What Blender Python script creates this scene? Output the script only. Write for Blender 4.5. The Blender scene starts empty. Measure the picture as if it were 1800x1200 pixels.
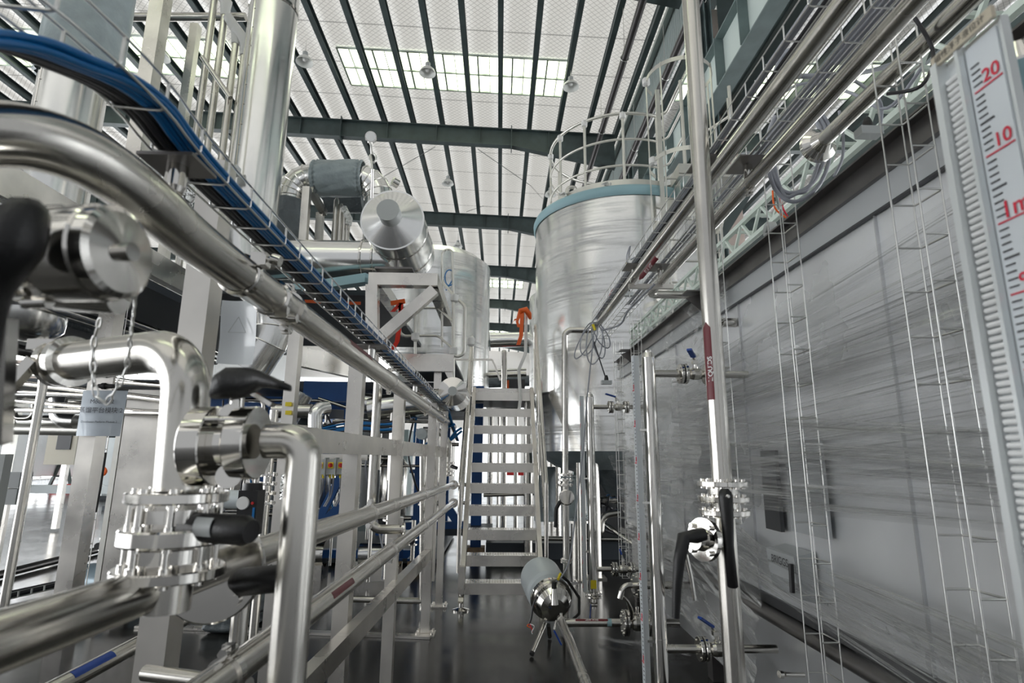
import bpy, math, random
from mathutils import Vector as V, Matrix, Quaternion
random.seed(7)
sc = bpy.context.scene
col = sc.collection
PI = math.pi
# ------------------------------------------------------------------ camera
F = 990.0; H = 1.5
Yc = V((-23, -205, -F)).normalized()
Zc = V((40, 4900, -F)); Zc = (Zc - Yc * Zc.dot(Yc)).normalized()
Xc = Yc.cross(Zc)
M3 = Matrix((Xc, Yc, Zc))
O = V((0, 0, H))
cd = bpy.data.cameras.new('camera'); cam = bpy.data.objects.new('camera', cd); col.objects.link(cam)
cam.matrix_world = Matrix.Translation(O) @ M3.to_4x4()
cd.sensor_width = 36; cd.lens = F / 1800 * 36; cd.clip_start = 0.02; cd.clip_end = 300
cd.dof.use_dof = True; cd.dof.focus_distance = 3.6; cd.dof.aperture_fstop = 4.5
sc.camera = cam
def ray(px, py): return M3 @ V((px - 900, 600 - py, -F))
def AX(px, py, v): r = ray(px, py); return O + r * (v / r.x)
def AY(px, py, v): r = ray(px, py); return O + r * (v / r.y)
def AZ(px, py, v): r = ray(px, py); return O + r * ((v - H) / r.z)
def AD(px, py, d): return O + ray(px, py) * (d / F)
# ------------------------------------------------------------------ world, exposure
w = bpy.data.worlds.new('world'); sc.world = w; w.use_nodes = True
bg = w.node_tree.nodes['Background']; bg.inputs[0].default_value = (0.93, 0.96, 1.0, 1); bg.inputs[1].default_value = .3
sc.view_settings.view_transform = 'Standard'; sc.view_settings.look = 'None'; sc.view_settings.gamma = 1
sc.view_settings.use_curve_mapping = False
sc.view_settings.exposure = 0.78
sd = bpy.data.lights.new('sun', 'SUN'); sd.energy = 2.6; sd.angle = .02; sd.color = (1, .97, .92)
so = bpy.data.objects.new('sun', sd); col.objects.link(so); so.rotation_euler = (math.radians(18), math.radians(-22), 0)
SKY_E = 2.4
WIN_E = 4.2
# ------------------------------------------------------------------ materials
def nt(name):
    m = bpy.data.materials.new(name); m.use_nodes = True
    return m, m.node_tree.nodes, m.node_tree.links, m.node_tree.nodes['Principled BSDF']
def mat(name, c, metal=0, rough=.5, var=0, scale=8, bump=0, bscale=40, rvar=0, stretch=(1, 1, 1), coat=0, bdist=.01):
    m, N, L, b = nt(name)
    b.inputs['Base Color'].default_value = (*c, 1); b.inputs['Metallic'].default_value = metal; b.inputs['Roughness'].default_value = rough
    if coat: b.inputs['Coat Weight'].default_value = coat
    if var or bump or rvar:
        tc = N.new('ShaderNodeTexCoord'); mp = N.new('ShaderNodeMapping'); mp.inputs['Scale'].default_value = stretch
        L.new(tc.outputs['Object'], mp.inputs[0])
        n = N.new('ShaderNodeTexNoise'); n.inputs['Scale'].default_value = scale; n.inputs['Detail'].default_value = 4; L.new(mp.outputs[0], n.inputs['Vector'])
        if var:
            r = N.new('ShaderNodeMapRange'); r.inputs[1].default_value = .3; r.inputs[2].default_value = .7; r.inputs[3].default_value = 1 - var; r.inputs[4].default_value = 1 + var
            L.new(n.outputs[0], r.inputs[0])
            mx = N.new('ShaderNodeVectorMath'); mx.operation = 'SCALE'; mx.inputs[0].default_value = c; L.new(r.outputs[0], mx.inputs['Scale']); L.new(mx.outputs[0], b.inputs['Base Color'])
        if rvar:
            r = N.new('ShaderNodeMapRange'); r.inputs[1].default_value = .3; r.inputs[2].default_value = .7; r.inputs[3].default_value = max(.02, rough - rvar); r.inputs[4].default_value = rough + rvar
            L.new(n.outputs[0], r.inputs[0]); L.new(r.outputs[0], b.inputs['Roughness'])
        if bump:
            n2 = N.new('ShaderNodeTexNoise'); n2.inputs['Scale'].default_value = bscale; n2.inputs['Detail'].default_value = 3; L.new(mp.outputs[0], n2.inputs['Vector'])
            bp = N.new('ShaderNodeBump'); bp.inputs['Strength'].default_value = bump; bp.inputs['Distance'].default_value = bdist
            L.new(n2.outputs[0], bp.inputs['Height']); L.new(bp.outputs[0], b.inputs['Normal'])
    return m
M = {}
M['pipe'] = mat('stainless_pipe', (.64, .62, .575), 1, .22, var=.08, scale=5, rvar=.06)
M['tube'] = mat('stainless_square_tube', (.76, .73, .68), 1, .30, var=.20, scale=2.5, rvar=.10)
M['shiny'] = mat('polished_steel', (.74, .72, .68), 1, .10, rvar=.04, scale=9)
M['clad'] = mat('aluminium_cladding', (.86, .86, .84), 1, .19, rvar=.05, scale=2)
M['wire'] = mat('wire_steel', (.72, .72, .70), 1, .3)
M['rail'] = mat('matt_rail_steel', (.72, .71, .66), 1, .42, var=.06, scale=8)
M['green'] = mat('dark_green_steel_paint', (.045, .065, .065), 0, .5, var=.2, scale=3)
M['greenl'] = mat('grey_green_steel_paint', (.16, .21, .21), 0, .5, var=.15, scale=3)
M['mint'] = mat('mint_paint', (.62, .70, .64), 0, .5)
M['fascia'] = mat('grey_green_fascia_sheet', (.60, .68, .65), 0, .5)
M['pink'] = mat('pinkish_cladding', (.52, .43, .38), 0, .6, var=.1, scale=2)
M['blue'] = mat('blue_steel_paint', (.008, .075, .26), 0, .4, var=.15, scale=4)
M['bluecable'] = mat('blue_cable_sheath', (.004, .15, .42), 0, .3)
M['blackcable'] = mat('black_cable_sheath', (.028, .028, .032), 0, .38)
M['greycable'] = mat('grey_cable_sheath', (.33, .345, .39), 0, .4)
M['black'] = mat('black_grip_plastic', (.008, .008, .009), 0, .42, bump=.1, bscale=200)
M['rubber'] = mat('dark_rubber', (.02, .02, .02), 0, .6)
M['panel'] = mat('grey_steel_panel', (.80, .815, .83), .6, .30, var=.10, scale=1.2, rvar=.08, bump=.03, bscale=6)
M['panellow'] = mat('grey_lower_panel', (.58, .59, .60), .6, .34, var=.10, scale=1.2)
M['darkbeam'] = mat('dark_steel_beam', (.20, .19, .185), .9, .35, var=.15, scale=5)
M['darkpanel'] = mat('dark_plate', (.06, .062, .065), .3, .4)
M['lightpanel'] = mat('pale_plate', (.47, .49, .50), .3, .4)
M['cloth'] = mat('grey_blue_insulation_cloth', (.30, .355, .37), 0, .42, var=.12, scale=6, bump=.6, bscale=7, bdist=.04)
M['clothd'] = mat('slate_insulation_cloth', (.11, .13, .14), 0, .45, var=.12, scale=6, bump=.7, bscale=9, bdist=.05)
M['tape'] = mat('white_tape', (.80, .80, .78), 0, .45, bump=.4, bscale=60)
M['bluetape'] = mat('pale_blue_tape', (.30, .48, .53), 0, .5)
M['orange'] = mat('orange_ribbon', (.85, .13, .015), 0, .45)
M['red'] = mat('red_ribbon', (.75, .03, .01), 0, .45)
M['maroon'] = mat('maroon_sticker', (.16, .012, .02), 0, .4)
M['white'] = mat('white_print', (.85, .85, .85), 0, .5)
M['redp'] = mat('red_print', (.62, .01, .04), 0, .5)
M['blackp'] = mat('black_print', (.03, .03, .035), 0, .5)
M['yellow'] = mat('yellow_tag', (.75, .60, .02), 0, .45)
M['scale'] = mat('scale_plate', (.64, .68, .71), .1, .35)
M['alu'] = mat('satin_aluminium', (.72, .75, .76), .5, .35)
M['flap'] = mat('white_flapper', (.74, .75, .75), 0, .5)
M['name'] = mat('engraved_plate', (.62, .56, .46), .8, .4)
M['paper'] = mat('white_paper_sleeve', (.62, .65, .68), 0, .3, bump=.3, bscale=6, coat=.5)
M['sign'] = mat('silver_grey_sign', (.36, .40, .44), .3, .3, var=.08, scale=6, bump=.15, bscale=8, coat=.4)
M['handleblue'] = mat('blue_lever_sleeve', (.005, .05, .30), 0, .35)
M['motor'] = mat('pale_grey_motor_paint', (.55, .60, .62), .1, .35)
M['box'] = mat('grey_plastic_box', (.42, .44, .44), 0, .45)
M['beige'] = mat('beige_cabinet_paint', (.70, .66, .55), 0, .5)
M['wood'] = mat('pale_wood', (.42, .30, .18), 0, .7, var=.2, scale=12)
M['sheet'] = mat('white_dust_sheet', (.82, .84, .86), 0, .7, bump=.6, bscale=2, bdist=.1)
M['wallp'] = mat('white_wall_cladding', (.78, .76, .73), 0, .6)
M['foil'] = mat('crumpled_foil', (.78, .79, .78), 1, .22, bump=1, bscale=30, bdist=.05)
M['lamp'] = mat('white_lamp_enamel', (.72, .73, .70), 0, .35)
M['filmcover'] = mat('blue_grey_protective_film', (.25, .33, .38), .2, .25, var=.1, scale=3)
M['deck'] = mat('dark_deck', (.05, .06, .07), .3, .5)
M['redpl'] = mat('red_barrier_plastic', (.55, .02, .02), 0, .5)
M['brown'] = mat('brown_pipe', (.06, .055, .055), .4, .35)
def emit(name, c, s, ribs=0):
    m = bpy.data.materials.new(name); m.use_nodes = True; N = m.node_tree.nodes; L = m.node_tree.links
    N.remove(N['Principled BSDF']); e = N.new('ShaderNodeEmission'); e.inputs[0].default_value = (*c, 1); e.inputs[1].default_value = s
    if ribs:
        tc = N.new('ShaderNodeTexCoord'); wv = N.new('ShaderNodeTexWave'); wv.inputs['Scale'].default_value = ribs; wv.inputs['Distortion'].default_value = .6; wv.inputs['Detail'].default_value = 1
        L.new(tc.outputs['Object'], wv.inputs['Vector'])
        r = N.new('ShaderNodeMapRange'); r.inputs[1].default_value = 0; r.inputs[2].default_value = .6; r.inputs[3].default_value = s * .45; r.inputs[4].default_value = s; L.new(wv.outputs[1], r.inputs[0]); L.new(r.outputs[0], e.inputs[1])
    L.new(e.outputs[0], N['Material Output'].inputs[0]); return m
M['skylight'] = emit('skylight_sheet_daylight', (.92, 1.0, .74), SKY_E, .55)
M['window'] = emit('daylight_glazing', (.96, .98, 1.0), WIN_E)
M['window_dim'] = emit('hazy_end_glazing', (.92, .97, 1.0), 1.3)
M['bulb'] = mat('lamp_inside', (.8, .8, .78), 0, .3)
# ceiling: pale insulation under diamond wire mesh
m, N, L, b = nt('insulation_with_diamond_mesh'); M['ceiling'] = m
tc = N.new('ShaderNodeTexCoord'); sp = N.new('ShaderNodeSeparateXYZ'); L.new(tc.outputs['Object'], sp.inputs[0])
def mth(op, a, b2=None):
    n = N.new('ShaderNodeMath'); n.operation = op
    for i, q in enumerate((a, b2)):
        if q is None: continue
        if isinstance(q, (int, float)): n.inputs[i].default_value = q
        else: L.new(q, n.inputs[i])
    return n.outputs[0]
u = mth('MULTIPLY', sp.outputs[0], 5.6); v = mth('MULTIPLY', sp.outputs[1], 6.2)
def lines(x, wd): return mth('LESS_THAN', mth('ABSOLUTE', mth('SUBTRACT', mth('FRACT', x), .5)), wd)
seam = lines(mth('MULTIPLY', sp.outputs[1], .62), .012)
ln = mth('MAXIMUM', lines(mth('ADD', u, v), .055), lines(mth('SUBTRACT', u, v), .055))
ln = mth('MAXIMUM', mth('MULTIPLY', ln, .75), seam)
mx = N.new('ShaderNodeMix'); mx.data_type = 'RGBA'; mx.inputs[6].default_value = (.93, .93, .92, 1); mx.inputs[7].default_value = (.42, .42, .42, 1)
L.new(ln, mx.inputs[0]); L.new(mx.outputs[2], b.inputs['Base Color']); b.inputs['Roughness'].default_value = .4; b.inputs['Metallic'].default_value = .0
n = N.new('ShaderNodeTexNoise'); n.inputs['Scale'].default_value = 3; L.new(tc.outputs['Object'], n.inputs['Vector']); bp = N.new('ShaderNodeBump'); bp.inputs['Strength'].default_value = .6; bp.inputs['Distance'].default_value = .1; L.new(n.outputs[0], bp.inputs['Height']); L.new(bp.outputs[0], b.inputs['Normal'])
tr = N.new('ShaderNodeBsdfTranslucent'); tr.inputs[0].default_value = (.93, .93, .90, 1); mxs = N.new('ShaderNodeMixShader'); mxs.inputs[0].default_value = .35  # translucence added so the sun above brightens the ceiling
tm = N.new('ShaderNodeVectorMath'); tm.operation = 'MULTIPLY'; tm.inputs[1].default_value = (1, .99, .96); L.new(mx.outputs[2], tm.inputs[0]); L.new(tm.outputs[0], tr.inputs[0])
L.new(b.outputs[0], mxs.inputs[1]); L.new(tr.outputs[0], mxs.inputs[2]); L.new(mxs.outputs[0], N['Material Output'].inputs[0])
m2_ = m.copy(); m2_.name = 'insulation_shaded_right_bay'; M['ceilingr'] = m2_
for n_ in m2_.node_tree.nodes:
    if n_.type == 'MIX_SHADER': n_.inputs[0].default_value = .12  # passes less sun: shade of the right bay put into the material
# floor: dark polished concrete
m, N, L, b = nt('polished_dark_concrete'); M['floor'] = m
tc = N.new('ShaderNodeTexCoord')
n = N.new('ShaderNodeTexNoise'); n.inputs['Scale'].default_value = 1.3; n.inputs['Detail'].default_value = 8; n.inputs['Roughness'].default_value = .7; L.new(tc.outputs['Object'], n.inputs['Vector'])
cr = N.new('ShaderNodeValToRGB'); cr.color_ramp.elements[0].position = .3; cr.color_ramp.elements[0].color = (.012, .0125, .013, 1); cr.color_ramp.elements[1].position = .75; cr.color_ramp.elements[1].color = (.042, .041, .038, 1)
L.new(n.outputs[0], cr.inputs[0]); L.new(cr.outputs[0], b.inputs['Base Color'])
r = N.new('ShaderNodeMapRange'); r.inputs[1].default_value = .3; r.inputs[2].default_value = .7; r.inputs[3].default_value = .12; r.inputs[4].default_value = .26; L.new(n.outputs[0], r.inputs[0]); L.new(r.outputs[0], b.inputs['Roughness'])
b.inputs['Specular IOR Level'].default_value = .42
# corrugated sheet
def corr(name, c, freq):
    m, N, L, b = nt(name)
    b.inputs['Base Color'].default_value = (*c, 1); b.inputs['Roughness'].default_value = .45
    tc = N.new('ShaderNodeTexCoord'); wv = N.new('ShaderNodeTexWave'); wv.inputs['Scale'].default_value = freq; wv.bands_direction = 'Y'
    L.new(tc.outputs['Object'], wv.inputs['Vector']); bp = N.new('ShaderNodeBump'); bp.inputs['Strength'].default_value = 1; bp.inputs['Distance'].default_value = .04; L.new(wv.outputs[1], bp.inputs['Height']); L.new(bp.outputs[0], b.inputs['Normal'])
    return m
M['corr'] = corr('corrugated_grey_green', (.33, .39, .38), 2.2)
M['corrw'] = corr('corrugated_white', (.75, .76, .76), 1.6)
# plastic film: transparent sheet with glossy creases; stretch by uv or object coordinates
def film(name, sx, sy, lo, hi, uv=True, tint=(.95, .96, .97), warp=.0, fine=1.0, cov=0):
    m = bpy.data.materials.new(name); m.use_nodes = True; N = m.node_tree.nodes; L = m.node_tree.links
    b = N['Principled BSDF']; out = N['Material Output']
    b.inputs['Base Color'].default_value = (*tint, 1); b.inputs['Metallic'].default_value = .55; b.inputs['Roughness'].default_value = .14; b.inputs['Specular IOR Level'].default_value = 1.0; b.inputs['Coat Weight'].default_value = .6
    tc = N.new('ShaderNodeTexCoord'); mp = N.new('ShaderNodeMapping')
    mp.inputs['Scale'].default_value = (sx, sy, 1) if uv else (sx, sx, sy)
    L.new(tc.outputs['UV' if uv else 'Object'], mp.inputs[0])
    n = N.new('ShaderNodeTexNoise'); n.inputs['Scale'].default_value = fine; n.inputs['Detail'].default_value = 8; n.inputs['Roughness'].default_value = .7; n.inputs['Distortion'].default_value = warp
    L.new(mp.outputs[0], n.inputs['Vector'])
    r = N.new('ShaderNodeMapRange'); r.inputs[1].default_value = .47 - cov; r.inputs[2].default_value = .58 - cov; r.inputs[3].default_value = 0; r.inputs[4].default_value = 1; L.new(n.outputs[0], r.inputs[0])
    mp2 = N.new('ShaderNodeMapping'); mp2.inputs['Scale'].default_value = (sx * .8, sy * .22, 1) if uv else (sx * .8, sx * .8, sy * .12); L.new(tc.outputs['UV' if uv else 'Object'], mp2.inputs[0])
    n2 = N.new('ShaderNodeTexNoise'); n2.inputs['Scale'].default_value = fine; n2.inputs['Detail'].default_value = 4; n2.inputs['Distortion'].default_value = warp; L.new(mp2.outputs[0], n2.inputs['Vector'])
    r2 = N.new('ShaderNodeMapRange'); r2.inputs[1].default_value = .42 - cov; r2.inputs[2].default_value = .56 - cov; L.new(n2.outputs[0], r2.inputs[0])
    ml = N.new('ShaderNodeMath'); ml.operation = 'MULTIPLY'; L.new(r.outputs[0], ml.inputs[0]); L.new(r2.outputs[0], ml.inputs[1])
    r3 = N.new('ShaderNodeMapRange'); r3.inputs[3].default_value = lo; r3.inputs[4].default_value = hi; L.new(ml.outputs[0], r3.inputs[0]); r = r3
    ad = N.new('ShaderNodeMath'); ad.operation = 'ADD'; L.new(n.outputs[0], ad.inputs[0]); L.new(n2.outputs[0], ad.inputs[1])
    bp = N.new('ShaderNodeBump'); bp.inputs['Strength'].default_value = 1; bp.inputs['Distance'].default_value = .06; L.new(ad.outputs[0], bp.inputs['Height']); L.new(bp.outputs[0], b.inputs['Normal']); L.new(bp.outputs[0], b.inputs['Coat Normal'])
    t = N.new('ShaderNodeBsdfTransparent'); mix = N.new('ShaderNodeMixShader'); L.new(r.outputs[0], mix.inputs[0]); L.new(t.outputs[0], mix.inputs[1]); L.new(b.outputs[0], mix.inputs[2]); L.new(mix.outputs[0], out.inputs[0])
    return m
M['filmfan'] = film('stretched_clear_film', 1.0, 55, .10, 1.0)
M['filmband'] = film('stretched_clear_film_band', 2.2, 34, .15, 1.0, warp=.8, cov=.03)
M['filmcrumple'] = film('crumpled_clear_film', 4, 26, .15, 1.0, warp=1.0, cov=.02)
M['filmtank'] = film('tank_wrap_film', .7, 30, .03, .6, uv=False)
M['filmloose'] = film('loose_clear_film', 6, 6, .08, .7, warp=1.5)
# ------------------------------------------------------------------ mesh builder
class MB:
    def __init__(s): s.v = []; s.f = []; s.sm = []; s.uv = None
    def add(s, vs, fs, sm=False):
        o = len(s.v); s.v += [tuple(q) for q in vs]; s.f += [tuple(i + o for i in f) for f in fs]; s.sm += [sm] * len(fs); return s
    def box(s, c, d, R=None):
        c = V(c); hx, hy, hz = d[0] / 2, d[1] / 2, d[2] / 2
        P = [V((x, y, z)) for x in (-hx, hx) for y in (-hy, hy) for z in (-hz, hz)]
        if R is not None: P = [R @ p for p in P]
        return s.add([c + p for p in P], [(0, 1, 3, 2), (4, 6, 7, 5), (0, 4, 5, 1), (2, 3, 7, 6), (0, 2, 6, 4), (1, 5, 7, 3)])
    def beam(s, a, b, wd, h, up=(0, 0, 1)):
        a = V(a); b = V(b); x = (b - a).normalized(); up = V(up)
        if abs(x.dot(up)) > .98: up = V((0, 1, 0))
        y = up.cross(x).normalized(); z = x.cross(y)
        return s.box((a + b) / 2, ((b - a).length, wd, h), Matrix((x, y, z)).transposed())
    def lathe(s, o, ax, prof, n=24, sharp=True, caps=True, a0=0, a1=2 * PI):
        o = V(o); ax = V(ax).normalized(); t = V((0, 0, 1)) if abs(ax.z) < .9 else V((1, 0, 0))
        x = ax.cross(t).normalized(); y = ax.cross(x)
        def ring(q): return [o + ax * q[0] + (x * math.cos(2 * PI * i / n) + y * math.sin(2 * PI * i / n)) * max(q[1], 1e-5) for i in range(n)]
        if sharp:
            for p, q in zip(prof[:-1], prof[1:]):
                s.add(ring(p) + ring(q), [(i, (i + 1) % n, n + (i + 1) % n, n + i) for i in range(n)], True)
        else:
            vs = []; fs = []
            for k, p in enumerate(prof):
                vs += ring(p)
                if k: fs += [((k - 1) * n + i, (k - 1) * n + (i + 1) % n, k * n + (i + 1) % n, k * n + i) for i in range(n)]
            s.add(vs, fs, True)
        if caps:
            for p, fl in ((prof[0], 1), (prof[-1], 0)):
                if p[1] > 1e-4: s.add(ring(p), [tuple(range(n))[::-1] if fl else tuple(range(n))])
        return s
    def cyl(s, a, b, r, n=16, r2=None):
        a = V(a); b = V(b); return s.lathe(a, b - a, [(0, r), ((b - a).length, r if r2 is None else r2)], n)
    def tube(s, pts, r, n=12, bend=0, seg=6, closed=False, caps=True):
        pts = [V(p) for p in pts]
        if bend and len(pts) > 2:
            out = [pts[0]]
            for i in range(1, len(pts) - 1):
                p = pts[i]; d1 = pts[i - 1] - p; d2 = pts[i + 1] - p; l = min(d1.length, d2.length) * .499
                d1.normalize(); d2.normalize(); ang = d1.angle(d2)
                if ang > PI - .02: out.append(p); continue
                t = min(bend / math.tan(ang / 2), l); rr = t * math.tan(ang / 2)
                bis = (d1 + d2).normalized(); c = p + bis * (rr / math.sin(ang / 2)); s0 = p + d1 * t - c; s1 = p + d2 * t - c
                tot = s0.angle(s1); axs = s0.cross(s1).normalized()
                for k in range(seg + 1): out.append(c + Quaternion(axs, tot * k / seg) @ s0)
            out.append(pts[-1]); pts = out
        k = len(pts); tan = []
        for i in range(k):
            if closed: tan.append((pts[(i + 1) % k] - pts[i - 1]).normalized())
            else: tan.append((pts[min(i + 1, k - 1)] - pts[max(i - 1, 0)]).normalized())
        t0 = tan[0]; up = V((0, 0, 1)) if abs(t0.z) < .9 else V((1, 0, 0)); x = t0.cross(up).normalized(); vs = []; fs = []
        for i in range(k):
            if i: x = (x - tan[i] * x.dot(tan[i])).normalized()
            y = tan[i].cross(x); rr = r if not isinstance(r, (list, tuple)) else r[min(i, len(r) - 1)]
            vs += [pts[i] + (x * math.cos(2 * PI * j / n) + y * math.sin(2 * PI * j / n)) * rr for j in range(n)]
            if i: fs += [((i - 1) * n + j, (i - 1) * n + (j + 1) % n, i * n + (j + 1) % n, i * n + j) for j in range(n)]
        if closed: fs += [((k - 1) * n + j, (k - 1) * n + (j + 1) % n, (j + 1) % n, j) for j in range(n)]
        s.add(vs, fs, True)
        if caps and not closed: s.add(vs[:n], [tuple(range(n))[::-1]]); s.add(vs[-n:], [tuple(range(n))])
        return s
    def wire(s, pts, r, n=5, closed=False):
        return s.tube(pts, r, n, closed=closed)
    def grid(s, fn, nu, nv):
        vs = [fn(i / nu, j / nv) for j in range(nv + 1) for i in range(nu + 1)]
        fs = [(j * (nu + 1) + i, j * (nu + 1) + i + 1, (j + 1) * (nu + 1) + i + 1, (j + 1) * (nu + 1) + i) for j in range(nv) for i in range(nu)]
        s.add(vs, fs, True); s.uv = [(i / nu, j / nv) for j in range(nv + 1) for i in range(nu + 1)]; return s
    def hexbolts(s, o, ax, R, n, r, h, rot=0):
        o = V(o); ax = V(ax).normalized(); t = V((0, 0, 1)) if abs(ax.z) < .9 else V((1, 0, 0)); x = ax.cross(t).normalized(); y = ax.cross(x)
        for i in range(n):
            a = 2 * PI * (i + .5) / n + rot; c = o + (x * math.cos(a) + y * math.sin(a)) * R
            s.lathe(c - ax * h, ax, [(0, r), (2 * h, r)], 6)
        return s
    def build(s, name, m, parent=None, label=None):
        me = bpy.data.meshes.new(name); me.from_pydata(s.v, [], s.f)
        me.polygons.foreach_set('use_smooth', s.sm)
        if s.uv and len(s.uv) == len(s.v):
            ul = me.uv_layers.new(name='UVMap')
            for l in me.loops: ul.data[l.index].uv = s.uv[l.vertex_index]
        me.materials.append(M[m] if isinstance(m, str) else m); me.update()
        o = bpy.data.objects.new(name, me); col.objects.link(o)
        if parent is not None:
            o.parent = parent; p = parent; off = V((0, 0, 0))
            while p is not None: off += p.location; p = p.parent
            o.location = -off
        if label: o['label'] = label
        return o
def tag(o, label, cat, group=None):
    o['label'] = label; o['category'] = cat
    if group: o['group'] = group
    return o
def T(name, label, cat, loc=(0, 0, 0), group=None):
    o = bpy.data.objects.new(name, None); col.objects.link(o); o.location = loc; o.empty_display_size = .05
    return tag(o, label, cat, group)
def one(mb, name, m, label, cat, group=None): return tag(mb.build(name, m), label, cat, group)
def struct(mb, name, m, parent=None):
    o = mb.build(name, m, parent)
    if parent is None: o['kind'] = 'structure'
    return o
def dup(root, loc, label, group=None, rz=0):
    r = root.copy(); col.objects.link(r); r.location = loc; r.rotation_euler = (0, 0, rz); r['label'] = label
    if group: r['group'] = group
    for ch in list(root.children):
        c = ch.copy(); col.objects.link(c); c.parent = r
        for g in ch.children:
            d = g.copy(); col.objects.link(d); d.parent = c
    return r
ORD = ['first', 'second', 'third', 'fourth', 'fifth', 'sixth', 'seventh', 'eighth', 'ninth', 'tenth', 'eleventh', 'twelfth', 'thirteenth', 'fourteenth', 'fifteenth', 'sixteenth', 'seventeenth', 'eighteenth', 'nineteenth', 'twentieth', 'twenty-first', 'twenty-second', 'twenty-third', 'twenty-fourth', 'twenty-fifth', 'twenty-sixth', 'twenty-seventh', 'twenty-eighth', 'twenty-ninth', 'thirtieth']
def text(s, size, fn, m, name, parent, bold=0.0):
    cu = bpy.data.curves.new('t', 'FONT'); cu.body = s; cu.size = size; cu.align_x = 'CENTER'; cu.align_y = 'CENTER'; cu.offset = bold
    ob = bpy.data.objects.new('t', cu); col.objects.link(ob); dg = bpy.context.evaluated_depsgraph_get(); me = ob.evaluated_get(dg).to_mesh()
    mb = MB(); mb.add([fn(v_.co.x, v_.co.y) for v_ in me.vertices], [tuple(p.vertices) for p in me.polygons])
    ob.evaluated_get(dg).to_mesh_clear(); bpy.data.objects.remove(ob); bpy.data.curves.remove(cu)
    return mb.build(name, m, parent)
def flat(o, x, y): o = V(o); x = V(x).normalized(); y = V(y).normalized(); return lambda a, b: o + x * a + y * b
def onpipe(o, ax, out, r):     # text wrapped on a pipe: a runs along the axis, b round it
    o = V(o); ax = V(ax).normalized(); out = V(out); out = (out - ax * out.dot(ax)).normalized(); sd = out.cross(ax)
    return lambda a, b: o + ax * a + (out * math.cos(b / r) + sd * math.sin(b / r)) * r
def patch(o, ax, out, r, ln, wd, m, name, parent, label=None, tip=0):
    fn = onpipe(o, ax, out, r); mb = MB().grid(lambda u_, v_: fn((u_ - .5) * ln + (tip * (.5 - abs(v_ - .5)) * 2 if u_ == 1 else 0), (v_ - .5) * wd), 6, 8)
    return mb.build(name, m, parent, label)
# =============================================================== SETTING
XR = 4.35
def roofz(x): return 13.2 - .04 * x if x < XR else 13.2 - .04 * XR + .035 * (x - XR)
struct(MB().box((-3, 26, -.1), (56, 76, .2)), 'floor', 'floor')
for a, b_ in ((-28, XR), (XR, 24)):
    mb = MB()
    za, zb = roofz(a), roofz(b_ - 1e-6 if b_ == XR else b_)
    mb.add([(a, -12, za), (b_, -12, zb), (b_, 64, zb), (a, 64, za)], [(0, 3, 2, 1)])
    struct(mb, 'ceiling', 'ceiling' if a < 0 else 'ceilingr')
wi = 1
def window(mb, m='window'):
    global wi
    o = struct(mb, 'window_%d' % wi, m); wi += 1; return o
# skylights and their frames
def skylight(x0, x1, y0, y1):
    mb = MB(); d = .03
    mb.add([(x0, y0, roofz(x0) - d), (x0, y1, roofz(x0) - d), (x1, y1, roofz(x1) - d), (x1, y0, roofz(x1) - d)], [(0, 1, 2, 3)])
    w_ = window(mb, 'skylight'); f = MB()
    for y in (y0, (y0 + y1) / 2, y1): f.beam((x0, y, roofz(x0) - .05), (x1, y, roofz(x1) - .05), .05, .05)
    k = int((x1 - x0) / .34)
    for i in range(k + 1):
        x = x0 + (x1 - x0) * i / k; f.beam((x, y0, roofz(x) - .045), (x, y1, roofz(x) - .045), .022 if i % 3 else .05, .03)
    f.build('window_frame', 'mint', w_)
skylight(-4.95, 2.0, 14.65, 16.35)
skylight(-17.0, -8.2, 14.65, 16.35)
skylight(5.6, 15.5, 14.65, 16.35)
for y in (-3.0,): skylight(-12, 2.0, y, y + 1.7)  # unseen band behind the camera, added for highlights on the metals
for y in (36.0, 50.5): skylight(-9, 1.5, y, y + 1.7)
skylight(-20, -9, 36, 37.7)
# side and end walls: long low glazed bands sized to light the ceiling, the right one added
def glazed(x, s_, z0, z1, m='window'):
    w_ = window(MB().box((x, 26, (z0 + z1) / 2), (.06, 74, z1 - z0)), m); f = MB()
    for z in (z0, (z0 + z1) / 2, z1): f.box((x + s_, 26, z), (.1, 74, .1))
    for k in range(38): f.box((x + s_, -10 + 2 * k, (z0 + z1) / 2), (.1, .09 if k % 4 else .5, z1 - z0))
    f.build('window_frame', 'wallp', w_)
struct(MB().box((-22, 26, 10.2), (.3, 76, 7.2)).box((-22, 26, .2), (.3, 76, .4)), 'wall_left', 'corrw')
glazed(-21.9, .1, .4, 6.6)
struct(MB().box((22, 26, 10.2), (.3, 76, 7.2)).box((22, 26, .2), (.3, 76, .4)), 'wall_right', 'corrw')
glazed(21.9, -.1, .4, 6.6)  # unseen right glazing, added to brighten the ceiling
struct(MB().box((-1, 62, 6.8), (46, .3, 13.6)), 'wall_back', 'wallp')
w_ = window(MB().box((-1, 61.8, 8.3), (42, .06, 3.4)), 'window_dim')
struct(MB().box((-1.2, 61.8, 2.3), (7, .06, 4.6)), 'door_1', 'window_dim')
# fascia and gutter above the column row
struct(MB().box((XR + .05, 26, 12.2), (.06, 76, 1.6)), 'trim_2', 'corr')
struct(MB().box((XR - .06, 26, 12.93), (.14, 76, .13)), 'trim_3', 'fascia')
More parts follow.
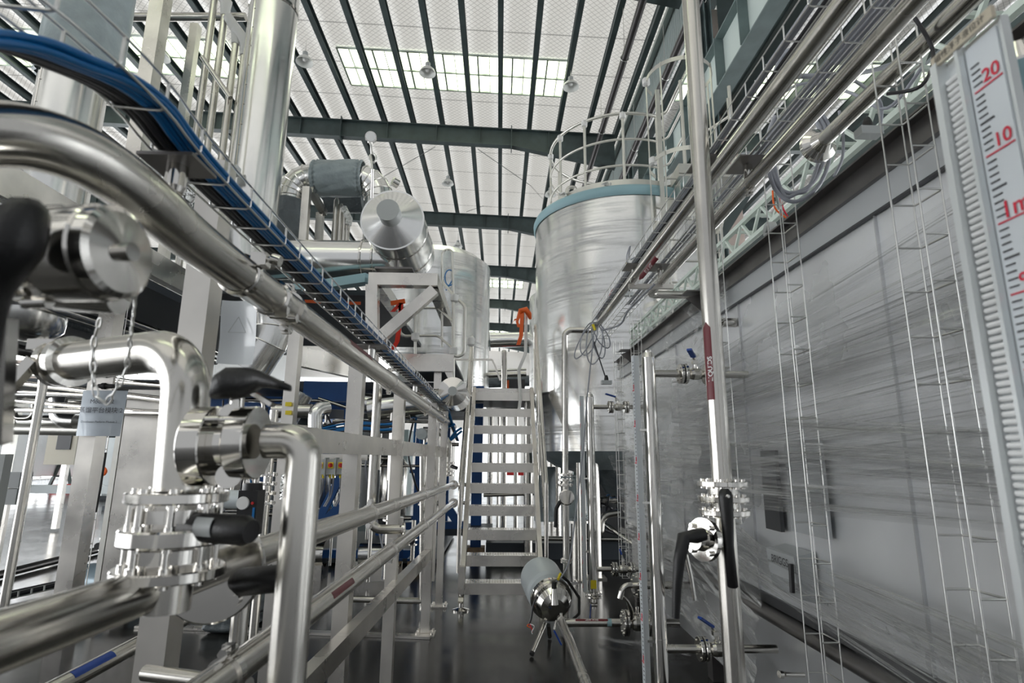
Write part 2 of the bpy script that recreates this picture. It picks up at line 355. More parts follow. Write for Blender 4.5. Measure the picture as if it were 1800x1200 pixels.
# roof beams across the hall
def ibeam(mb, pts, wd=.24, t=.03):     # pts: (x, ztop, zbot)
    for (xa, ta, ba), (xb, tb, bb) in zip(pts[:-1], pts[1:]):
        mb.add([(xa, -.01, ba), (xb, -.01, bb), (xb, -.01, tb), (xa, -.01, ta), (xa, .01, ba), (xb, .01, bb), (xb, .01, tb), (xa, .01, ta)], [(0, 1, 2, 3), (7, 6, 5, 4), (0, 4, 5, 1), (3, 2, 6, 7), (0, 3, 7, 4), (1, 5, 6, 2)])
        mb.beam((xa, 0, ta), (xb, 0, tb), wd, t); mb.beam((xa, 0, ba), (xb, 0, bb), wd, t)
RY = [-3.7, 3.45, 10.6, 17.8, 25.0, 32.15, 39.4, 46.7, 54]
def zt(x): return roofz(x) - .47
mb = MB(); ibeam(mb, [(-22, zt(-22), zt(-22) - .62), (.3, zt(.3), zt(.3) - .62), (3.9, zt(3.9), 11.35)])
st = MB()
for x in (-19, -16, -13, -10, -7, -5.6, -4, -2.3, -.8, .3, 1.6, 2.8): st.box((x, 0, zt(x) - .31), (.02, .2, .62))
for x in (-5.6, .3): st.box((x, 0, zt(x) - .33), (.03, .34, .86))
rt = T('roof_beam', 'dark green steel roof beam with deepened end, nearest of the row overhead', 'roof beam', (0, RY[2], 0), 'roof beams crossing the left bay')
mb.build('girder', 'green', rt).location = (0, 0, 0); st.build('stiffener', 'green', rt).location = (0, 0, 0)
for i, y in enumerate(RY):
    if i == 2: continue
    if i < 2: continue
    dup(rt, (0, y, 0), '%s dark green roof beam across the left bay, counting from the nearest' % ORD[i - 2], 'roof beams crossing the left bay')
mb = MB(); ibeam(mb, [(4.7, 12.45, 10.6), (8.5, zt(8.5), zt(8.5) - .65), (21.8, zt(21.8), zt(21.8) - .65)])
rb = T('roof_beam', 'dark green roof beam in the right bay, nearest visible above the pipes', 'roof beam', (0, RY[2], 0), 'roof beams crossing the right bay')
mb.build('girder', 'green', rb).location = (0, 0, 0)
for i in (1, 3, 4): dup(rb, (0, RY[i], 0), 'dark green roof beam in the right bay, ' + {1: 'almost overhead', 3: 'second one back', 4: 'third one back'}[i], 'roof beams crossing the right bay')
# purlins
def purlin(y0, y1):
    mb = MB(); ln = y1 - y0; c = (y0 + y1) / 2
    mb.box((0, c, 0), (.02, ln, .22)); mb.box((.05, c, .11), (.15, ln, .015)); mb.box((.05, c, -.11), (.15, ln, .015)); return mb
pm = purlin(-4, 60).build('roof_purlin', 'green')
k = 0
for i in range(-18, 5):
    x = -.145 + 1.02 * i
    o = pm if k == 0 else pm.copy()
    if k: col.objects.link(o)
    o.location = (x, 0, roofz(x) - .26); k += 1
    tag(o, 'dark green roof purlin, %s from the column row leftwards' % ORD[4 - i], 'purlin', 'purlins of the left bay')
for i in range(9):
    o = pm.copy(); col.objects.link(o); x = 5.2 + 1.02 * i; o.location = (x, 0, roofz(x) - .26)
    tag(o, 'dark green roof purlin in the right bay, %s from the column row' % ORD[i], 'purlin', 'purlins of the right bay')
# round ties and X bracing under the roof
for n_, (a, b_) in enumerate((((840, 262, 18), (960, 345, 24.5)), ((765, 258, 18.5), (640, 330, 24.5)), ((940, 330, 24.8), (820, 372, 25)), ((1052, 280, 22), (1010, 300, 24)))):
    one(MB().wire([AY(*a), AY(*b_)], .012), 'brace_rod', 'green', ['thin roof brace rod running down right from the second beam', 'thin roof brace rod running down left from the second beam', 'thin roof brace rod rising to the right behind the tank railing', 'short roof brace rod near the gutter'][n_], 'brace rod')
# columns of the middle row
cm = MB().box((0, 0, 5.7), (.02, .5, 11.4)).box((-.15, 0, 5.7), (.02, .5, 11.4)).box((.15, 0, 5.7), (.02, .5, 11.4)).box((0, .0, 5.7), (.3, .02, 11.4)).box((0, 0, .01), (.5, .6, .03))
c0 = cm.build('steel_column', 'greenl')
for i, y in enumerate(RY[1:7]):
    o = c0 if i == 0 else c0.copy()
    if i: col.objects.link(o)
    o.location = (4.3 if i != 2 else 4.3, y, 0)
    tag(o, 'grey green steel column of the middle row, %s from the camera' % ORD[i], 'column', 'middle column row')
# crane girder
g = T('crane_girder', 'pale grey green crane girder with web stiffeners at upper right', 'girder', (4.2, 10, 8.4))
mb = MB().box((4.2, 26, 8.9), (.02, 70, 1.0)); mb.build('web', 'fascia', g)
MB().box((4.2, 26, 8.4), (.32, 70, .03)).box((4.2, 26, 9.4), (.32, 70, .03)).build('flange', 'greenl', g)
for k in range(20): MB().box((4.1, 3 + k * 1.05, 8.9), (.18, .02, 1.0)).build('stiffener', 'greenl', g)
one(MB().tube([(3.0, -2, 11.25), (3.0, 50, 11.25)], .09, 12), 'rain_pipe', 'brown', 'dark brown hanging pipe under the roof left of the crane girder', 'pipe')
one(MB().tube([(4.0, -2, 10.95), (4.0, 50, 10.2)], .1, 12), 'rain_pipe', 'brown', 'dark brown hanging pipe close beside the column row', 'pipe')
for x, z, lb in ((3.0, 11.25, 'left'), (4.0, 10.7, 'right')):
    for k in range(5):
        y = 9 + 3.2 * k
        zz = z if x == 3 else 10.95 - .75 * (y + 2) / 52
        one(MB().tube([(x + .1 * math.cos(a), y, zz + .1 * math.sin(a)) for a in [2 * PI * j / 12 for j in range(12)]], .012, 5, closed=True).wire([(x, y, zz + .1), (x, y, zz + 1.5)], .008), 'pipe_hanger', 'wire', 'steel ring hanger on the %s dark hanging pipe, %s from camera' % (lb, ORD[k]), 'pipe hanger', 'ring hangers of the dark pipes')
one(MB().tube([(4.6, 0, 8.8), (4.6, 40, 8.8)], .075, 12), 'service_pipe', 'greenl', 'grey green round pipe right of the crane girder', 'pipe')
one(MB().box((4.85, 26, 8.75), (.03, 60, .6)), 'dark_channel', 'green', 'dark steel channel running behind the grey green round pipe', 'channel')
# pinkish wall panels between columns
for i, (a, b_, y) in enumerate((((1236, 20), (1262, 195), 11.2), ((1238, 235), (1290, 330), 13), ((1505, 520), (1540, 640), 13))):
    pa = AY(a[0], a[1], y); pb = AY(b_[0], b_[1], y)
    if i < 2: one(MB().box(((pa.x + pb.x) / 2, y, pa.z / 2), (abs(pa.x - pb.x) + .3, .12, pa.z)), 'cladding_panel', 'pink', ['pinkish ribbed cladding panel above the ladder cage', 'pinkish cladding panel below the crane girder'][i], 'wall panel')
# high bay lamps
lp = T('high_bay_lamp', 'white bell-shaped lamp hanging under the skylight, left of its middle', 'ceiling lamp', (-2.2, 14.4, 12.35), 'bell-shaped hanging lamps')
mb = MB().lathe((-2.2, 14.4, 12.35), (0, 0, 1), [(0, .24), (.02, .235), (.1, .2), (.18, .12), (.22, .07)], 24, sharp=False, caps=False); mb.build('lamp_shade', 'lamp', lp)
MB().lathe((-2.2, 14.4, 12.56), (0, 0, 1), [(0, .075), (.12, .075), (.14, .03)], 16).build('housing', 'box', lp)
MB().wire([(-2.2, 14.4, 12.68), (-2.2, 14.4, 13.1)], .012).build('rod', 'wire', lp)
MB().lathe((-2.2, 14.4, 12.41), (0, 0, 1), [(0, .0001), (.01, .05), (.06, .07), (.13, .05)], 14, sharp=False).build('bulb', 'bulb', lp)
for x, y, s in ((1.98, 14.65, 'at the right end of the large skylight'), (-5.68, 14.24, 'just right of the tall cladded column'), (-9.83, 14.4, 'between the square post and cladded column at left'), (-13.64, 14.7, 'at the left skylight beside the blanket-wrapped column'), (-2.21, 21.1, 'in the second row, above the conical drum'), (2.0, 21.6, 'in the second row, behind the tank railing'), (-2.29, 28.0, 'in the third row, above the wrapped tank at left'), (-6.0, 28.0, 'in the third row, over the conical drum body'), (9.5, 14.6, 'in the right bay by the skylight')):
    dup(lp, (x, y, 12.35 - .04 * (x + 2.2) if x < 4 else 12.25), 'white bell-shaped lamp ' + s, 'bell-shaped hanging lamps')
# =============================================================== HELPERS FOR PLANT
def pipe(label, pts, r, bend=0, m='pipe', name='pipe', cat='pipe', n=14, welds=(), group=None):
    P = [V(p) for p in pts]
    mb = MB().tube(P, r, n, bend)
    for t in welds:
        a, b_ = P[0], P[1] if len(P) > 1 else P[0]; c = a.lerp(b_, t); d = (b_ - a).normalized(); mb.lathe(c - d * .004, d, [(0, r * 1.005), (.002, r * 1.05), (.006, r * 1.05), (.008, r * 1.005)], n)
    return one(mb, name, m, label, cat, group)
def flange(parent, o, ax, R, t=.02, nb=8, m='shiny', hub=None, name='flange', bolts=True):
    o = V(o); ax = V(ax).normalized(); mb = MB().lathe(o - ax * t / 2, ax, [(0, R * .6), (0, R * .97), (t * .12, R), (t * .88, R), (t, R * .97), (t, R * .6)], 32)
    if hub: mb.lathe(o + ax * t / 2, ax, [(0, R * .62), (hub, R * .42)], 24)
    f = mb.build(name, m, parent)
    if bolts and R < .0549: MB().hexbolts(o, ax, R * .78, nb, R * .1, t / 2 + R * .08).build('bolt_ring', 'shiny', f)
    elif bolts:
        tt = V((0, 0, 1)) if abs(ax.z) < .9 else V((1, 0, 0)); x = ax.cross(tt).normalized(); y = ax.cross(x)
        for i in range(nb):
            a = 2 * PI * (i + .5) / nb; c = o + (x * math.cos(a) + y * math.sin(a)) * R * .78; h = t / 2 + R * .08
            MB().lathe(c - ax * h, ax, [(0, R * .1), (2 * h, R * .1)], 6).build('bolt', 'shiny', f)
    return f
def inline_valve(name, label, o, ax, up, r, L, R, lever='blue', ldir=None, llen=.16, tagm=None, cat='valve', group=None):
    o = V(o); ax = V(ax).normalized(); up = V(up).normalized(); t = T(name, label, cat, o, group)
    MB().lathe(o - ax * L * .5, ax, [(0, r * 1.05), (L * .18, r * 1.05), (L * .25, r * 1.5), (L * .38, r * 1.7), (L * .62, r * 1.7), (L * .75, r * 1.5), (L * .82, r * 1.05), (L, r * 1.05)], 20).build('body', 'pipe', t)
    for s in (-1, 1):
        for q in (0, 1):
            flange(t, o + ax * s * (L * .5 + q * .026), ax, R, .018, 4 if R < .075 else 8, bolts=(q == 1))
        MB().lathe(o + ax * (s * (L * .5 + .013)) - ax * .004, ax, [(0, R * .95), (.008, R * .95)], 24).build('gasket', 'rubber', t)
    MB().lathe(o + up * r * 1.5, up, [(0, r * .8), (r * .5, r * .8), (r * .5, r * .45), (r * 1.8, r * .45)], 12).build('stem', 'shiny', t)
    if lever and ldir is not None:
        ld = V(ldir).normalized(); p0 = o + up * r * 3.2; sd = up.cross(ld)
        h = MB().tube([p0, p0 + ld * .03 + up * .02], .008, 6).box(p0 + ld * .01, (.03, .03, .02))
        h.build('lever_arm', 'shiny', t)
        a = p0 + ld * .03 + up * .025
        MB().beam(a, a + ld * llen, .028, .012, up).build('lever_grip', 'handleblue' if lever == 'blue' else 'black', t, label='%s plastic lever grip' % lever)
    return t
def level_gauge(label, x, y, bottom, group='level gauges'):
    t = T('level_gauge', label, 'level gauge', (x, y, bottom), group); top = 2.10; r = .038
    MB().lathe((x, y, bottom), (0, 0, 1), [(0, r), (top - bottom - .03, r), (top - bottom, r * .75), (top - bottom, .0001)], 24).build('chamber', 'shiny', t)
    MB().lathe((x, y, top), (0, 0, 1), [(0, .02), (.012, .02), (.018, .01)], 12).build('cap', 'shiny', t)
    d = V((-.55, -.83, 0)).normalized(); s = V((.83, -.55, 0))     # scale faces the aisle
    c = V((x, y, 0)) + V((-.062, .0, 0))
    sc_ = MB().box(c + V((-.012, 0, (top + bottom) / 2)), (.03, .035, top - bottom - .04)); sc_.build('flapper_column', 'alu', t)
    pl = MB().box(c + V((-.03, -.012, (top + bottom) / 2 + .01)), (.004, .05, top - bottom - .06)); p = pl.build('scale_plate', 'scale', t)
    tk = MB(); rd = MB(); z0 = bottom + .06
    k = 0; z = z0
    while z < top - .05:
        if k % 10 == 0: rd.box(c + V((-.0325, -.012, z)), (.002, .036, .006)); rd.box(c + V((-.0325, -.026, z + .02)), (.002, .006, .026)); rd.box(c + V((-.0325, -.016, z + .02)), (.002, .006, .026))
        else: tk.box(c + V((-.0325, -.022, z)), (.002, .016, .004))
        z += .02; k += 1
    tk.build('tick_marks', 'blackp', p); rd.build('decimetre_marks', 'redp', p)
    for z in (bottom + .35, (bottom + top) / 2 + .1, top - .45):
        MB().lathe((x, y, z), (0, 0, 1), [(0, r * 1.06), (.02, r * 1.06)], 20).box((x - .04, y, z + .01), (.06, .05, .012)).build('clamp_band', 'shiny', t)
    flange(t, (x, y, bottom + .01), (0, 0, 1), .075, .018, 8); flange(t, (x, y, bottom - .015), (0, 0, 1), .075, .018, 8, bolts=False)
    MB().tube([(x, y, bottom - .02), (x, y, bottom - .12)], .014, 10).lathe((x - .03, y, bottom - .085), (1, 0, 0), [(0, .02), (.06, .02)], 8).build('drain_valve', 'pipe', t)
    MB().beam((x - .03, y - .03, bottom - .07), (x - .045, y - .05, bottom - .19), .018, .006, (1, 0, 0)).build('drain_lever', 'handleblue', t)
    MB().box((x - .005, y - r - .002, bottom + .09), (.05, .004, .07)).build('yellow_tag', 'yellow', t)
    return t
def tray(name, label, pts, wd, ht, side, up, step, r=.0028, nb=3, m='wire', cat='cable tray', group=None, both=True):
    side = V(side).normalized(); up = V(up).normalized(); pts = [V(p) for p in pts]; mb = MB(); ru = MB()
    offs = [side * (wd * (j / (nb - 1) - .5)) for j in range(nb)]
    if both: offs += [side * (-wd / 2) + up * ht, side * (wd / 2) + up * ht]
    else: offs += [side * (-wd / 2) + up * ht]
    t = T(name, label, cat, pts[0], group)
    for o_ in offs: MB().wire([p + o_ for p in pts], r, 5).build('long_wire', m, t)
    acc = 0; nxt = 0
    for a, b_ in zip(pts[:-1], pts[1:]):
        l = (b_ - a).length
        while nxt <= acc + l:
            c = a.lerp(b_, (nxt - acc) / l)
            q = [c - side * wd / 2 + up * ht, c - side * wd / 2 - up * .002, c + side * wd / 2 - up * .002] + ([c + side * wd / 2 + up * ht] if both else [c + side * wd / 2 + up * ht * .3])
            MB().tube(q, r * 1.1, 5, bend=.008, seg=2).build('cross_wire', m, t); nxt += step
        acc += l
    return t
def cable(label, pts, r, m, group=None, name='cable', smooth=True):
    pts = [V(p) for p in pts]
    if smooth and len(pts) > 2:
        q = []
        for i in range(len(pts) - 1):
            p0 = pts[max(i - 1, 0)]; p1 = pts[i]; p2 = pts[i + 1]; p3 = pts[min(i + 2, len(pts) - 1)]
            for k in range(6):
                t = k / 6; q.append(.5 * ((2 * p1) + (p2 - p0) * t + (2 * p0 - 5 * p1 + 4 * p2 - p3) * t * t + (3 * p1 - p0 - 3 * p2 + p3) * t ** 3))
        q.append(pts[-1]); pts = q
    return one(MB().tube(pts, r, 8), name, m, label, 'cable', group)
def pclamp(parent, c, ax, r, name='clamp'):
    c = V(c); ax = V(ax).normalized(); t = V((0, 0, 1)) if abs(ax.z) < .9 else V((0, 1, 0)); up = (t - ax * t.dot(ax)).normalized()
    MB().lathe(c - ax * .012, ax, [(0, r * 1.06), (.0, r * 1.16), (.024, r * 1.16), (.024, r * 1.06)], 28).box(c + up * r * 1.32, (.02, .02, .03)).box(c - up * r * 1.32, (.02, .02, .03)).hexbolts(c + up * r * 1.35, ax, .0001, 1, .011, .026).hexbolts(c - up * r * 1.35, ax, .0001, 1, .011, .026).build(name, 'shiny', parent)
def sleeve(a, b_, r, m, parent, label, seed=0, ruffle=True, wr=.03):
    a = V(a); b_ = V(b_); ax = (b_ - a).normalized(); L_ = (b_ - a).length; tt = V((0, 0, 1)) if abs(ax.z) < .9 else V((1, 0, 0)); x = ax.cross(tt).normalized(); y = ax.cross(x); rnd = random.Random(seed); ph = [rnd.uniform(0, 6) for _ in range(8)]
    def fn(u_, v_):
        q = 2 * PI * u_; e = min(v_, 1 - v_)
        rr = r * (1 + wr * math.sin(3 * q + ph[0] + 5 * v_) + wr * .8 * math.sin(7 * q + ph[1] + 3 * math.sin(4 * v_ + ph[2])) * (e > .04) + wr * .5 * math.sin(13 * q + 9 * v_ + ph[3]))
        if ruffle and e < .12: rr *= 1 - .10 * math.exp(-((e - .07) / .015) ** 2) + (.03 * math.sin(24 * q + ph[4] + 30 * v_))
        if e < .015: rr *= .93
        return a + ax * (L_ * v_) + (x * math.cos(q) + y * math.sin(q)) * rr
    return MB().grid(fn, 110, 60).build('cloth_sleeve', m, parent, label)
# =============================================================== RIGHT: EQUIPMENT ENCLOSURE
XW = 1.45
t = T('equipment_enclosure', 'long grey steel panelled enclosure along the right side of the aisle', 'enclosure', (XW + .8, 3, .0))
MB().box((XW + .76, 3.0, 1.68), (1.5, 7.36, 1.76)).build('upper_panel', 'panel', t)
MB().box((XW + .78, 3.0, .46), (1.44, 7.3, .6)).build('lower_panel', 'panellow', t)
MB().beam((XW - .0, -.7, 2.6), (XW - .0, 6.7, 2.6), .06, .09).beam((XW - .02, -.7, 2.645), (XW - .02, 6.7, 2.645), .11, .008).build('top_channel', 'darkbeam', t)
MB().beam((XW - .002, -.7, 2.50), (XW - .002, 6.7, 2.50), .012, .11).build('head_strip', 'lightpanel', t)
MB().beam((XW - .004, -.7, 2.44), (XW - .004, 6.7, 2.44), .02, .008).build('joint_strip', 'darkpanel', t)
MB().tube([(XW - .03, -.7, .715), (XW - .03, 6.7, .715)], .035, 12).beam((XW - .015, -.7, .715), (XW - .015, 6.7, .715), .05, .062).build('ledge_rail', 'darkbeam', t)
MB().beam((XW + .005, -.7, .775), (XW + .005, 6.7, .775), .02, .05).build('recess_shade', 'darkpanel', t)  # dark strip paints the shade of the gap above the ledge
for y in (2.02, 3.3, 4.55): MB().box((XW + .004, y, 1.65), (.012, .006, 1.7)).build('panel_seam', 'panellow', t)
for y in (-.4, 2.0, 4.3, 6.5): MB().box((XW + .1, y, .09), (.1, .1, .18)).build('foot', 'darkbeam', t)
for y in (3.75, 5.9):
    mb = MB().add([(XW - .04, y, 2.64), (XW - .16, y, 2.60), (XW - .04, y + .0, 2.5), (XW - .04, y + .012, 2.64), (XW - .16, y + .012, 2.60), (XW - .04, y + .012, 2.5)], [(0, 1, 2), (5, 4, 3), (0, 3, 4, 1), (1, 4, 5, 2)])
    mb.box((XW - .1, y + .006, 2.64), (.14, .12, .01)); mb.build('gusset', 'darkbeam', t)
# plates on the enclosure face
def wallplate(px0, py0, px1, py1, th, m, name, label, cat):
    a = AX(px0, py0, XW - .01); b_ = AX(px1, py1, XW - .01)
    return one(MB().box((XW - .01 - th / 2, (a.y + b_.y) / 2, (a.z + b_.z) / 2), (th, abs(a.y - b_.y), abs(a.z - b_.z))), name, m, label, cat)
wallplate(1342, 792, 1380, 935, .02, 'darkpanel', 'dark_plate', 'dark rectangular plate on the enclosure behind the film, beside the pale plate', 'plate')
wallplate(1386, 775, 1464, 948, .025, 'lightpanel', 'pale_plate', 'pale grey plate on the enclosure behind the film and wire ladder tray', 'plate')
a = AX(1380, 955, XW); b_ = AX(1440, 1050, XW)
t = T('control_box', 'small wedge-shaped steel box with a brand plate low on the enclosure', 'control box', (XW, (a.y + b_.y) / 2, b_.z))
y0, y1 = sorted((a.y, b_.y)); z0, z1 = b_.z - .03, a.z
MB().add([(XW, y0, z0), (XW, y1, z0), (XW, y1, z1), (XW, y0, z1), (XW - .08, y0, z0 + .02), (XW - .08, y1, z0 + .02), (XW - .10, y1, z1 - .02), (XW - .10, y0, z1 - .02)], [(0, 1, 2, 3), (4, 7, 6, 5), (0, 4, 5, 1), (3, 2, 6, 7), (0, 3, 7, 4), (1, 5, 6, 2)]).build('housing', 'lightpanel', t)
text('BRIGGS', .05, flat((XW - .102, (y0 + y1) / 2, z1 - .06), (0, -1, 0), (0, 0, 1)), 'blackp', 'lettering', t)
MB().tube([(XW - .115, y0 - .0, z1 - .05), (XW - .12, y0, z0 + .05)], .012, 8).build('handle', 'black', t)
one(MB().tube([AX(1413, 1186, XW), AX(1413, 1186, XW) + V((-.10, -.02, .01))], .011, 8).lathe(AX(1413, 1186, XW) + V((-.11, -.022, .01)), (-1, -.2, .1), [(0, .017), (.02, .017)], 6), 'threaded_stud', 'shiny', 'steel stud sticking out of the enclosure below the ledge', 'stud')
one(MB().lathe(AX(1292, 567, XW) , (-1, 0, 0), [(0, .028), (.08, .028), (.08, .02), (.0, .02)], 20, caps=False), 'pipe_stub', 'pipe', 'short open pipe stub on the enclosure beside the red-labelled pipe', 'pipe stub')
# lifting eyes on top
for px, py, lb in ((1352, 385, 'where loose wires come out'), (1143, 595, 'near its far end')):
    p = AX(px, py, XW + .05); one(MB().box((XW + .05, p.y, 2.70), (.015, .09, .1)).lathe((XW + .03, p.y, 2.76), (1, 0, 0), [(0, .045), (.04, .045)], 20).lathe((XW + .02, p.y, 2.765), (1, 0, 0), [(0, .02), (.06, .02)], 14), 'lifting_lug', 'box', 'steel lifting lug on top of the enclosure ' + lb, 'lifting lug')
# stretched film over the enclosure
def filmsheet(name, label, c4, m, nu=40, nv=24, amp=.012, dx=0.0):
    # c4: image corners (left-top, right-top, right-bottom, left-bottom) on the plane X
    P = [AX(px, py, x) for px, py, x in c4]; rnd = random.Random(len(name) + int(c4[0][0]))
    ph = [rnd.uniform(0, 6) for _ in range(6)]
    def fn(u_, v_):
        a = P[0].lerp(P[1], u_); b2 = P[3].lerp(P[2], u_); p = a.lerp(b2, v_)
        p.x += amp * (math.sin(14 * v_ + ph[0] + 1.3 * u_) + .6 * math.sin(31 * v_ + ph[1] - 2 * u_) + .35 * math.sin(70 * v_ + ph[2] + 3 * u_)) * (.35 + .65 * math.sin(PI * min(1, max(0, v_)))) + amp * .5 * math.sin(5 * u_ + ph[3] + 8 * v_)
        return p
    return one(MB().grid(fn, nu, nv), name, m, label, 'plastic film')
filmsheet('stretch_film', 'clear stretch film fanning out from the red-labelled pipe across the grey enclosure', [(1205, 648, 1.41), (1800, 262, 1.41), (1880, 600, 1.41), (1205, 735, 1.40)], 'filmfan', 50, 60)
filmsheet('stretch_film', 'clear stretch film sheet in the middle of the enclosure, below the fan', [(1195, 700, 1.39), (1840, 420, 1.39), (1840, 830, 1.39), (1195, 860, 1.38)], 'filmfan', 50, 50)
filmsheet('stretch_film', 'crumpled band of clear film running right at mid height of the enclosure', [(1180, 720, 1.36), (1860, 760, 1.32), (1860, 945, 1.34), (1180, 880, 1.36)], 'filmband', 50, 40, .016)
filmsheet('stretch_film', 'twisted strip of clear film falling diagonally over the ledge of the enclosure', [(1270, 925, 1.39), (1840, 1150, 1.32), (1700, 1290, 1.34), (1240, 960, 1.37)], 'filmband', 50, 30, .014)
filmsheet('stretch_film', 'clear film hanging from the enclosure top, left of the red-labelled pipe', [(1152, 560, 1.42), (1282, 470, 1.42), (1275, 660, 1.38), (1142, 745, 1.36)], 'filmloose', 24, 24, .02)
filmsheet('stretch_film', 'clear film wrapped over the lower part of the enclosure behind the tall vertical pipe', [(1190, 830, 1.38), (1340, 960, 1.38), (1325, 1230, 1.38), (1180, 1060, 1.38)], 'filmcrumple', 24, 30, .012)
filmsheet('stretch_film', 'dense film wrap between the two level gauges at mid height', [(1086, 640, 1.34), (1230, 620, 1.22), (1230, 830, 1.22), (1088, 815, 1.34)], 'filmcrumple', 30, 40, .02)
filmsheet('stretch_film', 'dense film wrap below the two level gauge side pipes, narrowing downwards', [(1072, 800, 1.36), (1230, 800, 1.24), (1210, 990, 1.26), (1110, 960, 1.36)], 'filmcrumple', 30, 40, .02)
filmsheet('stretch_film', 'film skirt hanging down to the floor beside the wire ladder trays', [(1095, 940, 1.36), (1200, 960, 1.30), (1200, 1060, 1.3), (1105, 1010, 1.36)], 'filmcrumple', 20, 20, .02)
# loose film on floor
def fl(u_, v_):
    a = AZ(1052 + 150 * u_, 1128 + 22 * u_, 0); return a + V((.03 * math.sin(20 * u_), (v_ - .5) * (.05 + .22 * u_ ** 3), .015 + .03 * abs(math.sin(9 * u_ + 7 * v_)) + .18 * max(0, math.sin(PI * (u_ - .45) / .5)) ** 3 * (1 - abs(v_ - .5) * 2) * (u_ > .45)))
one(MB().grid(fl, 50, 10), 'film_scrap', 'filmloose', 'torn strip of clear film lying on the floor below the pump pipe flanges', 'plastic film')
# vertical wire ladder trays on the enclosure
XT = 1.36
def vtray(label, y, z0, z1, x=XT):
    return tray('wire_ladder_tray', label, [(x, y, z0), (x, y, z1)], .12, .075, (0, 1, 0), (-1, 0, 0), .148, r=.0032, nb=2, group='vertical wire trays on the enclosure')
vtray('vertical wire ladder tray standing nearest, left of the big white scale', 1.64, .55, 3.55)
vtray('vertical wire ladder tray crossing the hanging film, tallest in the middle of the enclosure', 2.46, .35, 3.4)
vtray('vertical wire ladder tray just right of the red-labelled vertical pipe', 3.32, 1.15, 3.1)
vtray('vertical wire ladder tray behind the nearer level gauge', 5.35, .3, 2.95)
vtray('vertical wire ladder tray at the far end of the enclosure', 6.2, .3, 2.8)
# =============================================================== LEVEL GAUGES
GX = .85
level_gauge('nearer of the two slim level gauges, in front of the grey enclosure', GX, 3.17, .22)
level_gauge('level gauge farther down the aisle with a yellow tag, in front of the wrapped tank', GX, 5.3, .33)
for y, z, lb in ((3.17, None, 'nearer level gauge'), (5.3, None, 'farther level gauge')):
    zt_ = 1.98
    n_ = 'nearer' if y < 4 else 'farther'
    pipe('short upper side pipe between the %s level gauge and its valve' % n_, [(GX + .03, y, zt_), (GX + .17, y, zt_)], .021, name='side_pipe')
    inline_valve('ball_valve', 'flanged ball valve with blue lever at the top of the %s level gauge' % n_, (GX + .27, y, zt_), (1, 0, 0), (0, 0, 1), .02, .12, .058, 'blue', (-.5, -.8, .25) if y < 4 else (-.8, -.2, .2), .10, group='flanged valves of the level gauges')
    pipe('stub pipe from the top valve of the %s level gauge into the film wrap' % n_, [(GX + .37, y, zt_), (1.42, y, zt_)], .021, name='side_pipe')
zl = AY(1200, 1140, 3.17).z
pipe('lower side pipe of the nearer level gauge, passing behind the tall pipe', [(GX + .03, 3.17, zl), (GX + .2, 3.17, zl)], .021, name='side_pipe')
inline_valve('ball_valve', 'flanged ball valve with blue lever low beside the tall vertical pipe', (GX + .3, 3.17, zl), (1, 0, 0), (0, 0, 1), .022, .13, .06, 'blue', (-.75, -.35, .5), .10, group='flanged valves of the level gauges')
pipe('stub pipe entering the enclosure right of the tall vertical pipe', [(GX + .4, 3.17, zl), (1.46, 3.17, zl)], .021, name='side_pipe')
z2 = AY(1055, 1000, 5.3).z
pipe('lower side pipe of the farther level gauge', [(GX + .03, 5.3, z2), (GX + .16, 5.3, z2)], .021, name='side_pipe')
inline_valve('ball_valve', 'flanged ball valve with blue lever low beside the farther level gauge', (GX + .27, 5.3, z2), (1, 0, 0), (0, 0, 1), .022, .13, .06, 'blue', (-.3, .1, .9), .05, group='flanged valves of the level gauges')
pipe('stub pipe behind the low valve of the farther level gauge', [(GX + .37, 5.3, z2), (1.46, 5.3, z2)], .021, name='side_pipe')
# =============================================================== BIG SCALE AT FAR RIGHT
t = T('large_level_scale', 'large level gauge with white flapper column and red numbers at the right edge', 'level gauge', (.70, .70, .3))
MB().lathe((.745, .70, .3), (0, 0, 1), [(0, .03), (1.76, .03), (1.79, .02), (1.80, 0.0001)], 28).build('chamber', 'shiny', t)
ys0, ys1 = .655, .752; zb, ztp = .4, 2.10; xs = .68
MB().box((xs + .006, (ys0 + ys1) / 2, (zb + ztp) / 2), (.01, ys1 - ys0 + .01, ztp - zb)).build('back_plate', 'alu', t)
MB().box((xs - .006, ys1, (zb + ztp) / 2), (.022, .012, ztp - zb)).box((xs - .004, ys1 - .038, (zb + ztp) / 2), (.018, .006, ztp - zb)).box((xs + .004, ys0 - .004, (zb + ztp) / 2), (.012, .004, ztp - zb)).build('guide_rail', 'alu', t)
fm = MB(); z = zb + .02
while z < ztp - .03:
    fm.lathe((xs - .004, ys1 - .034, z), (0, 1, 0), [(0, .0042), (.026, .0042)], 8); z += .0102
fm.build('flapper_column', 'flap', t, label='stack of white flappers').__setitem__('kind', 'stuff')
sp_ = MB().box((xs - .001, (ys0 + ys1 - .04) / 2, (zb + ztp) / 2), (.003, ys1 - .045 - ys0, ztp - zb - .02)).build('scale_plate', 'scale', t)
tk = MB(); rd = MB()
zz = 2.017      # level of mark 20 (from the photo), 10 marks per 0.1 m
for k in range(-110, 6):
    z = zz + k * .01
    if z < zb + .03 or z > ztp - .035: continue
    yl = ys1 - .048
    if k % 10 == 0: MB().box((xs - .0035, (yl + ys0) / 2 + .002, z), (.001, yl - ys0 - .004, .0022)).build('decimetre_line', 'redp', sp_)
    else:
        l = .022 if k % 5 == 0 else .014
        tk.box((xs - .0035, yl - l / 2, z), (.001, l, .0026 if k % 5 == 0 else .0019))
tk.build('tick_marks', 'blackp', sp_)
